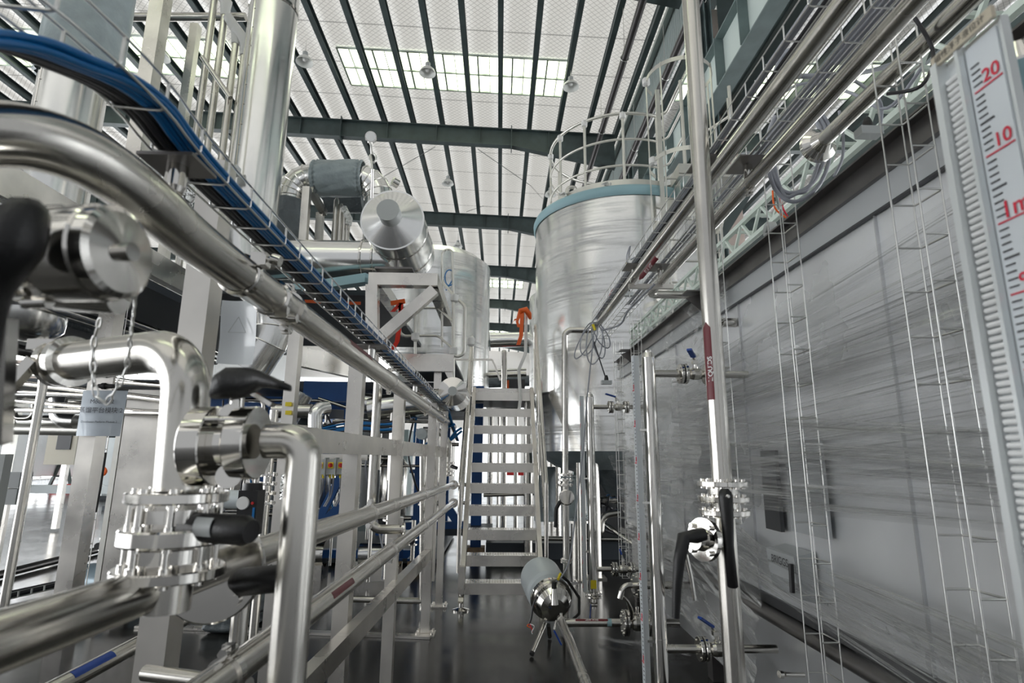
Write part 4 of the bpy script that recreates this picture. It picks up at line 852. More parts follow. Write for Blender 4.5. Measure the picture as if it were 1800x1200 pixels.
# insulated bottom outlet
t = T('insulated_outlet', 'grey blue cloth-wrapped outlet hanging below the big tank', 'insulated pipe', (TX - .8, TY - .9, .9))
sleeve(AY(1008, 835, 7.9), AY(1016, 914, 7.9), .15, 'cloth', t, 'cloth wrap', 6, wr=.05)
MB().tube([AY(1012, 900, 7.9), AY(1016, 915, 7.9)], .12, 14).lathe(AY(1016, 918, 7.9), (0, 0, 1), [(0, .16), (.03, .16)], 20).build('flange', 'pipe', t)
MB().tube([AY(1016, 918, 7.9), AY(1016, 1060, 7.9)], .10, 14).build('pipe', 'pipe', t)
one(MB().tube([AY(1080, 800, 8.0), AY(1085, 840, 8.0), AY(1080, 870, 8.0)], [.35, .3, .14], 16), 'insulated_outlet', 'clothd', 'dark slate cloth bulge below the big tank behind the level gauge', 'insulated pipe')
one(MB().tube([AY(958, 820, 8.6), AY(958, 915, 8.6)], .16, 14), 'insulated_pipe', 'cloth', 'grey cloth-wrapped vertical pipe under the left edge of the big tank', 'insulated pipe')
# farther wrapped tank on the right
t = T('storage_tank', 'second film-wrapped tank mostly hidden behind the big tank', 'tank', (2.15, 13.2, 0))
MB().lathe((2.0, 13.2, 1.6), (0, 0, 1), [(0, 1.3), (3.7, 1.3), (3.85, 1.1), (3.95, .01)], 64).build('shell', 'clad', t); tank_film((2.0, 13.2), 1.31, 1.62, 5.2, t, seed=2, nu=90, nv=30)
for a in (-2.4, -.6, 1, 2.4): MB().cyl((2.0 + math.cos(a), 13.2 + math.sin(a), 0), (2.0 + math.cos(a), 13.2 + math.sin(a), 1.7), .08, 12).build('leg', 'tube', t)
# wrapped tank at left behind the platform
t = T('storage_tank', 'film-wrapped tank behind the left platform, beside the stair', 'tank', (-1.3, 10.4, 0))
C2 = (-1.3, 10.5); R2 = 1.08
MB().lathe((*C2, 2.55), (0, 0, 1), [(0, R2), (2.55, R2), (2.72, R2 * .8), (2.8, .01)], 72).build('shell', 'clad', t); tank_film(C2, R2, 2.57, 5.05, t, seed=3, nu=110, nv=40)
MB().lathe((*C2, 2.3), (0, 0, 1), [(0, R2 * .75), (.26, R2 * .99)], 48).build('base_ring', 'clothd', t)
# =============================================================== STAIR
t = T('ship_stair', 'steep stainless steel stair with chequer plate treads in the middle of the aisle', 'stair', (.05, 6.3, 0))
rise, go = .24, .19; Y0 = 6.18
tp = AY(835, 690, 7.9)
for k in range(1, 11):
    z = rise * k; y = Y0 + go * (k - 1)
    st = MB().box((.045, y + .1, z - .015), (.76, .21, .03)).box((.045, y + .002, z - .06), (.76, .012, .10)).build('tread', 'tube', t)
    g2 = MB()
    for i in range(26):
        for j in range(4): g2.box((-.31 + .0285 * i, y + .03 + .045 * j, z + .002), (.014, .006, .003), Matrix.Rotation(.8 if (i + j) % 2 else -.8, 3, 'Z'))
    g2.build('tread_pattern', 'shiny', st)['kind'] = 'stuff'
for s_, x_ in ((-1, -.365), (1, .455)):
    MB().beam((x_, Y0 - .08, .05), (x_, Y0 + go * 9 + .2, rise * 10 + .05), .05, .15).build('stringer', 'tube', t)
    MB().beam((x_, Y0 - .09, .16), (x_, Y0 - .09, .42), .06, .08, (0, 1, 0)).build('stringer_end', 'tube', t)
    MB().lathe((x_, Y0 - .09, 0), (0, 0, 1), [(0, .085), (.012, .085), (.03, .02), (.15, .018), (.17, .03)], 18).build('levelling_foot', 'shiny', t)
xl = -.40
hl = MB().tube([(xl, Y0 - .06, .35), (xl, Y0 - .10, 1.25), (xl - .0, Y0 + 1.80, 3.35), (xl, Y0 + 1.80, 2.4)], .021, 12, bend=.1).build('handrail', 'tube', t)
MB().tube([(xl, Y0 + .02, .8), (xl, Y0 + 1.8, 2.9)], .017, 10).build('mid_rail', 'tube', t)
xr = .50
MB().tube([(xr, Y0 - .06, .35), (xr, Y0 - .10, 1.25), (xr, Y0 + 1.80, 3.55), (xr, Y0 + 1.80, 2.4)], .021, 12, bend=.1).build('handrail', 'tube', t)
MB().tube([(xr, Y0 + .02, .8), (xr, Y0 + 1.8, 3.05)], .017, 10).build('mid_rail', 'tube', t)
MB().tube([(xr, Y0 + .9, 1.3), (xr, Y0 + .9, 2.45)], .019, 10).build('post', 'tube', t)
# taped ends of platform rails at the top of the stair
one(MB().tube([AY(925, 548, 7.9), AY(924, 620, 7.8), AY(912, 650, 7.8), AY(915, 700, 7.8), AY(911, 730, 7.75)], .024, 10), 'taped_handrail', 'tape', 'white-wrapped handrail end standing at the top of the stair under the orange ribbon', 'handrail')
one(MB().tube([AY(886, 620, 8.6), AY(886, 688, 8.6)], .045, 14).lathe(AY(886, 620, 8.6), (0, 0, 1), [(0, .045), (.04, .03), (.045, .001)], 14), 'capped_post', 'pipe', 'round capped steel post standing on the landing above the stair', 'post')
mb = MB()
def ribbon(pts, wd, side=(1, 0, 0)):
    mb = MB(); side = V(side) * wd / 2; vs = []; 
    for p in pts: vs += [V(p) - side, V(p) + side]
    k = len(pts); mb.add(vs, [(2 * i, 2 * i + 1, 2 * i + 3, 2 * i + 2) for i in range(k - 1)], True); return mb
t = T('orange_ribbon', 'orange ribbon knotted round the handrail at the top right of the stair', 'ribbon', AY(918, 545, 7.75))
MB().tube([AY(910, 560, 7.8), AY(916, 546, 7.75), AY(924, 544, 7.75), AY(930, 552, 7.8), AY(932, 560, 7.85)], [.02, .045, .045, .04, .02], 10).build('knot', 'orange', t)
ribbon([AY(918, 548, 7.74), AY(917, 570, 7.72), AY(916, 590, 7.74), AY(911, 606, 7.74)], .055).build('tail', 'orange', t)
ribbon([AY(914, 552, 7.72), AY(909, 565, 7.72), AY(912, 575, 7.72)], .04).build('tail', 'orange', t)
ribbon([AY(912, 560, 7.73), AY(904, 562, 7.7), AY(900, 569, 7.7)], .03, (.3, 0, .9)).build('tail', 'orange', t)
# =============================================================== STAIR LANDING AND THINGS BEYOND
t = T('stair_landing', 'landing at the top of the stair between the two wrapped tanks', 'platform', (.05, 8.5, 2.3))
MB().box((.05, 9.3, 2.44), (.95, 2.4, .04)).build('deck', 'deck', t); MB().box((.05, 8.07, 2.42), (.92, .05, .12)).build('edge_beam', 'tube', t)
one(MB().beam(AY(795, 632, 9), AY(865, 632, 9), .03, .03).beam(AY(865, 632, 9), AY(880, 668, 9), .03, .03), 'thin_rail', 'tube', 'thin bent rail crossing in front of the left wrapped tank', 'rail')
one(MB().tube([AY(862, 598, 14), AY(935, 596, 14)], .19, 18), 'cladded_duct', 'clad', 'cladded duct crossing high between the tanks beyond the stair', 'duct')
one(MB().tube([AY(855, 720, 13), AY(885, 715, 13), AY(930, 700, 13)], .15, 14), 'cladded_duct', 'clad', 'cladded pipe behind the stair landing', 'duct')
for k, (x0_, x1_, y_, m_, r_) in enumerate(((852, 925, 660, 'pipe', .05), (858, 930, 672, 'clothd', .12), (850, 925, 652, 'rail', .03))):
    one(MB().tube([AY(x0_, y_, 11 + k), AY(x1_, y_ - 3, 11 + k)], r_, 10), 'service_pipe', m_, ['thin steel pipe seen above the stair landing', 'dark cloth-covered pipe above the stair landing', 'pale thin pipe above the stair landing'][k], 'pipe')
one(MB().box(AY(893, 677, 8.9), (.03, .05, .16)), 'red_post_tag', 'orange', 'small red-orange strip beside the capped post on the landing', 'tag')
one(MB().box(AY(905, 676, 9.2), (.32, .3, .14)), 'dark_box', 'darkpanel', 'dark box lying on the landing at the top of the stair', 'box')
one(MB().box(AY(842, 683, 8.6), (.16, .2, .06)), 'blue_beam_end', 'blue', 'blue beam end visible at the landing left of the top tread', 'beam')
# blue frames and pipes beyond, at floor level
def post(label, px, y, z0, z1, wd=.12, m='blue', name='blue_post', x=None, dp=None, cat='post'):
    x = AY(px, 805, y).x if x is None else x
    return one(MB().box((x, y, (z0 + z1) / 2), (wd, dp or wd, z1 - z0)), name, m, label, cat)
post('thick dark blue post behind the stair treads', 839, 9.6, .1, 2.4, .17)
post('dark blue post far left of the stair, above a wood block', 737, 8.2, .12, 1.9, .10)
one(MB().box((AY(737, 805, 8.2).x, 8.2, .06), (.18, .2, .12)), 'wood_block', 'wood', 'pale wooden block under the blue post left of the stair', 'wood block')
one(MB().box((AY(839, 805, 9.6).x, 9.6, .05), (.3, .3, .1)), 'wood_block', 'wood', 'wooden block under the thick blue post behind the stair', 'wood block')
one(MB().box((AY(735, 870, 8.2).x, 8.2, AY(735, 828, 8.2).z), (.25, .12, .05)).box((AY(735, 870, 8.2).x, 8.2, .14), (.2, .2, .03)), 'blue_bracket', 'blue', 'blue cross plates on the post above the wood block', 'bracket')
def bm(label, a, b_, wd, h, m='blue', name='steel_beam', cat='beam'): return one(MB().beam(AY(*a), AY(*b_), wd, h), name, m, label, cat)
bm('deep dark blue beam under the left platform, seen past the square post', (535, 687, 7.6), (640, 690, 7.6), .1, .26)
bm('blue diagonal brace low behind the switch boxes, left one', (560, 915, 7), (600, 835, 7), .07, .09)
bm('blue diagonal brace low behind the switch boxes, right one', (563, 925, 6.6), (618, 868, 6.6), .07, .09)
bm('blue diagonal brace left of the stair foot', (783, 885, 7.4), (806, 920, 7.4), .08, .1)
bm('dark blue post behind the switch boxes', (615, 840, 7.6), (611, 960, 7.6), .1, .1)
bm('dark blue post behind the thick square posts at left middle', (615, 690, 7.9), (613, 830, 7.9), .12, .12)
bm('slim blue post between the second and third square posts', (690, 830, 8.4), (690, 940, 8.4), .05, .05)
bm('blue horizontal beam under the platform at far left of the aisle', (500, 712, 8), (640, 718, 8), .08, .06)
bm('blue floor frame beam left of the stair foot', (700, 924, 8.6), (815, 922, 8.6), .1, .1)
one(MB().box(AY(800, 930, 9.5), (1.2, .6, .12)), 'dark_skid', 'deck', 'dark skid base beyond the rail posts', 'skid')
for k, (px, y, r_, z0, z1) in enumerate(((862, 10.5, .05, .1, 2.4), (886, 10.5, .055, .1, 2.4), (876, 11.5, .03, .1, 2.4), (907, 10.8, .04, .1, 2.4), (929, 9.0, .075, .02, 2.4))):
    x = AY(px, 805, y).x
    one(MB().tube([(x, y, z0), (x, y, z1)], r_, 12), 'vertical_pipe', 'pipe', ['slim vertical pipe seen through the stair, leftmost', 'thicker vertical pipe seen through the middle of the stair', 'thinnest vertical pipe seen through the stair', 'vertical pipe seen through the stair beside the right stringer', 'thick vertical pipe just behind the right stair stringer'][k], 'pipe')
for k, (a, b_, r_) in enumerate((((855, 945, 8.8), (1140, 948, 8.8), .035), ((850, 870, 9.2), (975, 866, 9.2), .03), ((1045, 878, 8.4), (1085, 878, 8.4), .05), ((940, 833, 10), (975, 833, 10), .04), ((1048, 910, 8.6), (1120, 960, 8.2), .04))):
    one(MB().tube([AY(*a), AY(*b_)], r_, 12), 'service_pipe', 'pipe', ['long low horizontal pipe crossing behind the stair and drop pipe', 'horizontal pipe behind the stair at mid height', 'short horizontal pipe under the big tank', 'short dark horizontal pipe left of the drop pipe', 'inclined steel pipe under the big tank'][k], 'pipe')
one(MB().tube([AY(1050, 938, 8.2), AY(1056, 935, 8.2), AY(1058, 905, 8.2), AY(1090, 900, 8.2)], .05, 12, bend=.15), 'bent_pipe', 'pipe', 'bent steel pipe under the big tank behind the farther gauge', 'pipe')
for k in range(12):
    rr = random.Random(40 + k); px = rr.uniform(1040, 1090); py = rr.uniform(860, 940)
    cable('dark hose tangle strand under the big tank, %s of twelve from camera' % ORD[k], [AY(px, py, 8.3 + .05 * k), AY(px + rr.uniform(-20, 20), py + rr.uniform(-15, 15), 8.3), AY(px + rr.uniform(-20, 20), py + rr.uniform(-25, 25), 8.4)], .016, rr.choice(('blackcable', 'bluecable', 'blackcable')), 'hoses under the big tank')
one(MB().box(AY(905, 825, 16), (.5, .5, .3)), 'red_machine', 'redpl', 'small red machine far behind the stair', 'machine')
one(MB().box(AY(1000, 965, 9.3), (2.6, .5, .25)), 'dark_skid', 'deck', 'dark low skid under the big tank', 'skid')
one(MB().box(AY(1075, 890, 9.6), (1.0, .6, 1.0)), 'machinery', 'darkpanel', 'dark machinery block under the big tank', 'machinery')
for k, px in enumerate((944, 1016, 1026, 1120)):
    p = AY(px, 805, 7.2 + .3 * k); one(MB().tube([(p.x, p.y, .02), (p.x, p.y, 1.45)], .022 + .006 * (k % 2), 10).lathe((p.x, p.y, 0), (0, 0, 1), [(0, .07), (.015, .07)], 12), 'vertical_pipe', 'pipe', ['thin vertical pipe just right of the stair', 'thin vertical pipe left of the farther gauge', 'slim vertical pipe touching the farther gauge', 'slim vertical pipe behind the nearer gauge'][k], 'pipe')
# =============================================================== LEFT: RAIL POSTS AND LONG PIPES
def sqpost(label, x, y, z0, z1, w_=.08, m='tube', plate=False, name='square_post', group=None):
    t = T(name, label, 'post', (x, y, z0), group)
    MB().box((x, y, (z0 + z1) / 2), (w_, w_, z1 - z0)).build('tube', m, t)
    if plate: MB().box((x, y, z0 + .008), (.17, .17, .014)).hexbolts((x, y, z0 + .02), (0, 0, 1), .09, 4, .012, .012).build('base_plate', m, t)
    return t
PX = [(-.80, 3.15), (-.72, 4.08), (-.62, 5.3), (-.60, 6.25)]
sqpost('nearest thick square post of the pipe rack, behind the two long side pipes', PX[0][0], PX[0][1], 0, 2.02)
sqpost('second square post of the pipe rack from the camera', PX[1][0], PX[1][1], 0, 2.0, .075)
sqpost('third square post of the pipe rack, standing on a bolted floor plate', PX[2][0], PX[2][1], 0, 2.0, .075, plate=True)
sqpost('last square post of the pipe rack, on a floor plate by the stair foot', PX[3][0], PX[3][1], 0, 2.0, .07, plate=True)
one(MB().beam((-.86, 1.7, 1.57), (-.62, 6.5, 1.56), .06, .105), 'rack_beam', 'tube', 'upper rectangular beam joining the rack posts at eye level', 'beam')
one(MB().beam((-.80, 1.2, .62), (-.62, 5.25, .66), .06, .09), 'rack_beam', 'tube', 'lower rectangular beam joining the rack posts near the floor', 'beam')
one(MB().beam((-.56, 5.2, .012), (-3.2, 5.5, .012), .08, .02), 'floor_strip', 'tube', 'flat steel strip on the floor left of the bolted post', 'floor strip')
one(MB().tube([AY(600, 1052, 5.9), AY(742, 1056, 5.9), AY(742, 1070, 5.9)], .03, 12).tube([AY(742, 800, 5.9), AY(742, 1072, 5.9)], .028, 12), 'floor_pipe', 'pipe', 'pipe running low along the floor behind the rack posts and rising beside the third', 'pipe')
# long side pipes
A0_, A1_ = AX(20, 1120, -.55), AX(797, 852, -.55); B0_, B1_ = AX(400, 1185, -.55), AX(797, 884, -.55)
A00 = A0_ + (A0_ - A1_) * .12; B00 = B0_ + (B0_ - B1_) * .22
t = T('long_side_pipe', 'upper of two long pipes running along the rack at waist height', 'pipe', (-.55, 3, 1.2))
MB().tube([A00, A1_], .034, 24).build('pipe_run', 'pipe', t)
d_ = (A1_ - A0_)
for px in (650, 742): q = AX(px, 905, -.55); k = (q.y - A0_.y) / d_.y; pclamp(t, A0_ + d_ * k, d_, .034)
t = T('long_side_pipe', 'lower of two long pipes running along the rack, with purple label', 'pipe', (-.55, 3, 1.0))
MB().tube([B00, B1_], .034, 24).build('pipe_run', 'pipe', t)
d2 = (B1_ - B0_)
for px in (425, 690, 745): q = AX(px, 905, -.55); k = (q.y - B0_.y) / d2.y; pclamp(t, B0_ + d2 * k, d2, .034)
q = AX(590, 1030, -.55); k = (q.y - B0_.y) / d2.y
patch(B0_ + d2 * k, d2, (.9, 0, .55), .0345, .26, .022, 'maroon', 'sticker', t, 'purple-maroon label')
# pipe loop at the far ends
t = T('pipe_end_loop', 'bent pipe joining the two long side pipes beside the stair', 'pipe', (-.5, 6.6, 1.0))
MB().tube([A1_, A1_ + V((.19, .1, 0)), A1_ + V((.19, .1, -.22)), B1_ + V((0, .1, 0))], .022, 12, bend=.06).build('loop', 'shiny', t)
for c_, lb in ((A1_, 'upper'), (B1_, 'lower')):
    t = T('pipe_coupling', 'flanged coupling at the far end of the %s long side pipe' % lb, 'coupling', c_)
    for dy in (0, .05): flange(t, c_ + V((0, dy, 0)), (0, 1, 0), .055, .016, 6)
t = T('stacked_valve', 'stack of small flanges above the far end of the long side pipes', 'valve', AY(790, 830, 6.5))
c_ = AY(788, 835, 6.5)
for k in range(4): flange(t, c_ + V((0, 0, .045 * k)), (0, 0, 1), .07, .018, 8)
MB().tube([c_, c_ + V((0, 0, .35)), c_ + V((-.12, 0, .5)), c_ + V((-.3, 0, .5))], .035, 12, bend=.12).build('pipe_run', 'pipe', t)
MB().tube([c_ + V((.04, -.05, .1)), c_ + V((.1, -.1, .08))], .02, 10).build('lever_grip', 'black', t)
# thick upper pipe with near bend
P2 = AX(450, 503, -.6); P3 = AX(797, 750, -.6)
t = T('thick_upper_pipe', 'thick brushed pipe that curves in from the upper left and runs along the rack', 'pipe', (-.6, 3, 1.9))
near = [AD(-170, 262, .70), AD(-60, 238, .72), AD(40, 240, .755), AD(130, 266, .80), AD(205, 310, .86), AD(270, 362, .94), AD(340, 422, 1.08), P2]
pts = []
for i in range(len(near) - 1):
    p0 = near[max(i - 1, 0)]; p1 = near[i]; p2 = near[i + 1]; p3 = near[min(i + 2, len(near) - 1)]
    for k in range(5):
        u_ = k / 5; pts.append(.5 * ((2 * p1) + (p2 - p0) * u_ + (2 * p0 - 5 * p1 + 4 * p2 - p3) * u_ * u_ + (3 * p1 - p0 - 3 * p2 + p3) * u_ ** 3))
MB().tube(pts + [P2, P3], .043, 28).build('pipe_run', 'pipe', t)
dd = (P3 - P2).normalized()
pA_ = P2 + dd * -.05
MB().lathe(P2 - dd * .10, dd, [(0, .0435), (.004, .050), (.022, .050), (.026, .0435)], 32).build('tri_clamp', 'shiny', t)
MB().lathe(P2 + dd * .09, dd, [(0, .0435), (.003, .050), (.020, .050), (.023, .0435)], 32).build('tri_clamp', 'shiny', t)
MB().box(P2 - dd * .09 + V((.045, 0, .035)), (.035, .03, .03)).tube([P2 - dd * .09 + V((.03, 0, .045)), P2 - dd * .09 + V((.085, -.01, .03))], .007, 8).lathe(P2 - dd * .09 + V((.075, -.01, .035)), (1, 0, -.3), [(0, .014), (.02, .014)], 6).build('clamp_bolt', 'shiny', t)
MB().box(P2 + dd * .1 + V((.03, 0, -.04)), (.03, .02, .03)).tube([P2 + dd * .1 + V((0, 0, -.05)), P2 + dd * .1 + V((.06, 0, -.055))], .006, 8).lathe(P2 + dd * .1 + V((.05, 0, -.055)), (1, 0, 0), [(0, .013), (.02, .013)], 6).build('clamp_bolt', 'shiny', t)
patch(P2 - dd * .14, dd, (.8, -.2, .55), .0437, .035, .075, 'bluetape', 'tape', t, 'pale blue tape with red mark')
for y_ in (1.55, 3.05, 4.6, 5.9): pclamp(t, P2.lerp(P3, (y_ - P2.y) / (P3.y - P2.y)), dd, .043)
q = AX(620, 612, -.6); patch(P2.lerp(P3, (q.y - P2.y) / (P3.y - P2.y)), dd, (.85, 0, .5), .0436, .36, .032, 'maroon', 'sticker', t, 'faded maroon flow label')
pts_ = P2.lerp(P3, .96)
# posts carrying the tray above it
for y_, lb in ((1.02, 'nearest'), (2.6, 'second'), (4.0, 'third'), (5.4, 'fourth')):
    c_ = P2.lerp(P3, (y_ - P2.y) / (P3.y - P2.y)) if y_ > 1.3 else AD(303, 362, .99) - V((0, 0, .01))
    t = T('tray_support', '%s short plate-topped post carrying the blue cable tray on the thick pipe' % lb, 'tray support', c_, 'tray supports on the thick pipe'); ps_ = (.14, .11) if y_ > 1.3 else (.095, .085)
    MB().lathe(c_ + V((0, 0, .035)), (0, 0, 1), [(0, .014), (.01, .018), (.065, .018)], 18).build('post', 'shiny', t)
    MB().box(c_ + V((.0, 0, .1 if y_ > 1.3 else .088)), (*ps_, .006)).build('plate', 'darkbeam', t)
# cable tray with blue and black cables
TRP = [AD(-60, 5, .62), AD(60, 55, .70), AD(180, 150, .82), AD(300, 262, .98), V((-.535, 1.35, 2.035)), V((-.53, 2.2, 2.03)), V((-.53, 4.2, 2.02)), V((-.53, 6.2, 2.01))]
TRP = [AD(-150, -130, .62), AD(-20, -30, .68), AD(100, 62, .76), AD(245, 190, .92), AD(377, 337, 1.15), V((-.597, 2.2, 2.022)), V((-.60, 4.2, 2.02)), V((-.60, 6.2, 2.01))]
CBP = [AD(-150, 80, .64), AD(-10, 88, .70), AD(95, 118, .77), AD(245, 190, .915)] + TRP[4:]
def cat(P, n=6):
    q = []
    for i in range(len(P) - 1):
        p0 = P[max(i - 1, 0)]; p1 = P[i]; p2 = P[i + 1]; p3 = P[min(i + 2, len(P) - 1)]
        for k in range(n):
            u_ = k / n; q.append(.5 * ((2 * p1) + (p2 - p0) * u_ + (2 * p0 - 5 * p1 + 4 * p2 - p3) * u_ * u_ + (3 * p1 - p0 - 3 * p2 + p3) * u_ ** 3))
    return q + [P[-1]]
tray('wire_cable_tray', 'wire basket tray full of blue and black cables, sweeping down from the upper left', cat(TRP), .082, .048, (1, .12, 0), (0, 0, 1), .105, r=.0026, nb=2)
nm = ('black', 'blue')
rr = random.Random(5)
posn = ('outermost left', 'second from left', 'third from left', 'middle left', 'centre', 'middle right', 'third from right', 'second from right', 'outermost right')
for lay, zz_ in ((0, .008), (1, .018)):
    for k in range(9):
        dx = -.034 + .0085 * k + (.003 if lay else 0); blue = (k >= 5) if lay == 0 else (k >= 4); rad = .0056 if k % 3 else .0047
        P = [p + V((dx + rr.uniform(-.002, .002), 0, zz_ + rr.uniform(-.002, .003) + (.004 if k == 4 else 0))) for p in CBP]
        P += [V((-.57 + dx * .5, 6.5, 1.93 + .02 * rr.random())), V((-.50 + dx * .4, 6.9, 1.70))]
        cable('%s cable, %s of the %s layer in the blue and black cable tray' % (nm[blue], posn[k], ('bottom', 'top')[lay]), P, rad, ('blackcable', 'bluecable')[blue], 'cables in the left wire tray')
# =============================================================== NEAR VALVE ASSEMBLY (LEFT FOREGROUND)
vx, vy = -.526, .97
t = T('foreground_elbow_pipe', 'thick bent pipe in the left foreground, coming from the left and turning down', 'pipe', (vx, vy, 1.4))
zt_ = AY(320, 605, .97).z
e0 = AD(110, 596, 1.12); e0.z = zt_ - .012
tp_ = V((vx - .012, vy, zt_ - .006))
MB().tube([e0, tp_, V((vx, vy, 1.445))], .0375, 26, bend=.085, seg=10).build('pipe_run', 'pipe', t)
dxa = (tp_ - e0).normalized()
for q_ in (0, .028): MB().lathe(e0 + dxa * (.0 + q_), dxa, [(0, .038), (.002, .049), (.018, .049), (.02, .038)], 30).build('tri_clamp', 'shiny', t)
MB().box(e0 + V((-.01, -.03, .03)), (.05, .02, .02)).box(e0 + V((-.03, -.045, -.03)), (.02, .02, .07), Matrix.Rotation(.6, 3, 'Y')).build('clamp_wing', 'shiny', t)
t = T('foreground_ball_valve', 'stacked flange valve with black grip, under the vertical foreground pipe', 'valve', (vx, vy, 1.33))
FZ = (1.437, 1.408, 1.372, 1.352, 1.312)
for i, (z, th, R_) in enumerate(((1.434, .017, .076), (1.404, .012, .058), (1.374, .026, .079), (1.344, .012, .06), (1.318, .017, .082))):
    if i in (1, 3): MB().lathe((vx, vy, z - .008), (0, 0, 1), [(0, R_), (.02, R_)], 30).build('body', 'shiny', t)
    else: flange(t, (vx, vy, z), (0, 0, 1), R_, th, 8)
for i in range(8):
    a = 2 * PI * (i + .5) / 8; MB().cyl((vx + .063 * math.cos(a), vy + .063 * math.sin(a), 1.315), (vx + .063 * math.cos(a), vy + .063 * math.sin(a), 1.44), .0055, 8).build('bolt', 'shiny', t)
MB().tube([AD(318, 925, .90), AD(330, 925, .90), AD(430, 932, .86), AD(442, 934, .855)], [.012, .0225, .0225, .017], 20).build('lever_grip', 'black', t, 'thick black grip lever')
MB().tube([AD(300, 922, .90), AD(318, 924, .90)], .007, 8).build('lever_arm', 'shiny', t)
patch(AD(375, 926, .88), AD(430, 932, .86) - AD(330, 925, .90), (.1, -1, .1), .0230, .035, .03, 'box', 'label_plate', t, 'grey label on the grip')
MB().tube([(vx, vy, 1.31), (vx, vy, 1.26)], .0375, 22).build('branch_pipe', 'pipe', t)
# inline flange valve on the upper long side pipe
cI = AX(372, 1010, -.55); k = (cI.y - A0_.y) / d_.y; cI = A0_ + d_ * k; ad = d_.normalized()
t = T('side_pipe_valve', 'round flanged valve with black grip on the upper long side pipe in the foreground', 'valve', cI)
flange(t, cI, ad, .100, .014, 4, bolts=True)
MB().lathe(cI + ad * .012, ad, [(0, .060), (.02, .066), (.03, .066), (.034, .05)], 30).build('ring', 'shiny', t); MB().lathe(cI + ad * .055, ad, [(0, .036), (.0, .048), (.012, .052), (.02, .040)], 30).build('ring', 'shiny', t)
MB().tube([AD(415, 1022, 1.02), AD(428, 1022, 1.0), AD(490, 1016, .97), AD(500, 1015, .965)], [.015, .024, .023, .018], 18).build('lever_grip', 'black', t, 'black grip lever')
MB().lathe(AD(493, 1016, .945), (.3, -1, 0), [(0, .005), (.006, .004)], 10).build('screw', 'shiny', t)
# butterfly valve to the second elbow
cB = AY(385, 788, .95); cB2 = AY(440, 778, .95)
axb = V((1, -.04, .03)).normalized()
t = T('butterfly_valve', 'clamped butterfly valve with black wing lever between the two foreground pipes', 'valve', cB)
b0 = V((vx + .03, vy, cB.z))
MB().tube([b0, b0 + axb * .05], .030, 20).build('branch_pipe', 'pipe', t)
xA = AY(368, 785, .95)
for i, (px, wd_, R_) in enumerate(((346, .036, .064), (384, .036, .043), (418, .034, .059))):
    o_ = AY(px, 783 - (px - 357) * .08, .95); MB().lathe(o_, axb, [(0, R_ * .8), (.0, R_ * .97), (.002, R_), (wd_ - .002, R_), (wd_, R_ * .97), (wd_, R_ * .7)], 32).build('clamp_ring', 'shiny', t)
for a, px in ((-.8, 372), (.9, 375), (2.4, 372), (-.8, 420), (.9, 420), (2.4, 418)):
    o_ = AY(px, 783, .95) + V((0, math.cos(a) * .058, math.sin(a) * .058)); MB().tube([o_ - axb * .015, o_ + axb * .03], .0065, 8).build('bolt', 'shiny', t)
MB().lathe(AY(412, 745, .95), (0, 0, 1), [(0, .012), (.06, .012)], 12).build('stem', 'shiny', t)
for px, py, r_ in ((402, 836, .019), (406, 728, .017)): MB().lathe(AY(px, py, .93), (.35, -1, 0), [(0, r_), (.005, r_)], 20).build('ear_plate', 'shiny', t)
gp = [AY(374, 690, .93), AY(382, 680, .93), AY(402, 673, .93), AY(436, 672, .93), AY(458, 666, .91), AY(488, 675, .89), AY(510, 682, .88)]
def wedge(P, ws, hs, m, name, par, label=None):
    vs = []; fs = []; n = 12
    for p, w1, h1 in zip(P, ws, hs):
        for j in range(n):
            a = 2 * PI * j / n; ca, sa = math.cos(a), math.sin(a); ca = math.copysign(abs(ca) ** .7, ca); sa = math.copysign(abs(sa) ** .7, sa); vs.append(p + V((0, ca * w1, sa * h1)))
    for i in range(1, len(P)): fs += [((i - 1) * n + j, (i - 1) * n + (j + 1) % n, i * n + (j + 1) % n, i * n + j) for j in range(n)]
    fs += [tuple(range(n))[::-1], tuple(range((len(P) - 1) * n, len(P) * n))]
    return MB().add(vs, fs, True).build(name, m, par, label)
wedge(gp, [.012, .022, .026, .026, .018, .013, .008], [.010, .020, .026, .025, .013, .008, .005], 'black', 'lever_grip', t, 'black wing-shaped lever grip')
MB().beam(AY(444, 690, .93), AY(480, 712, .93), .02, .007).build('release_trigger', 'shiny', t, 'bare steel release trigger')
# second elbow going down
t = T('foreground_drop_pipe', 'vertical foreground pipe with bend at its top, right of the butterfly valve', 'pipe', (-.32, .96, .5))
o_ = AY(468, 775, .955); c2 = AY(537, 775, .955); c2.z = o_.z
MB().tube([o_, c2, V((c2.x + .002, c2.y, .3))], .0285, 24, bend=.062, seg=10).build('pipe_run', 'pipe', t)
MB().tube([V((-.30, .96, .3)), V((-.30, .96, 0))], .028, 20).build('pipe_run', 'pipe', t) if 0 else None
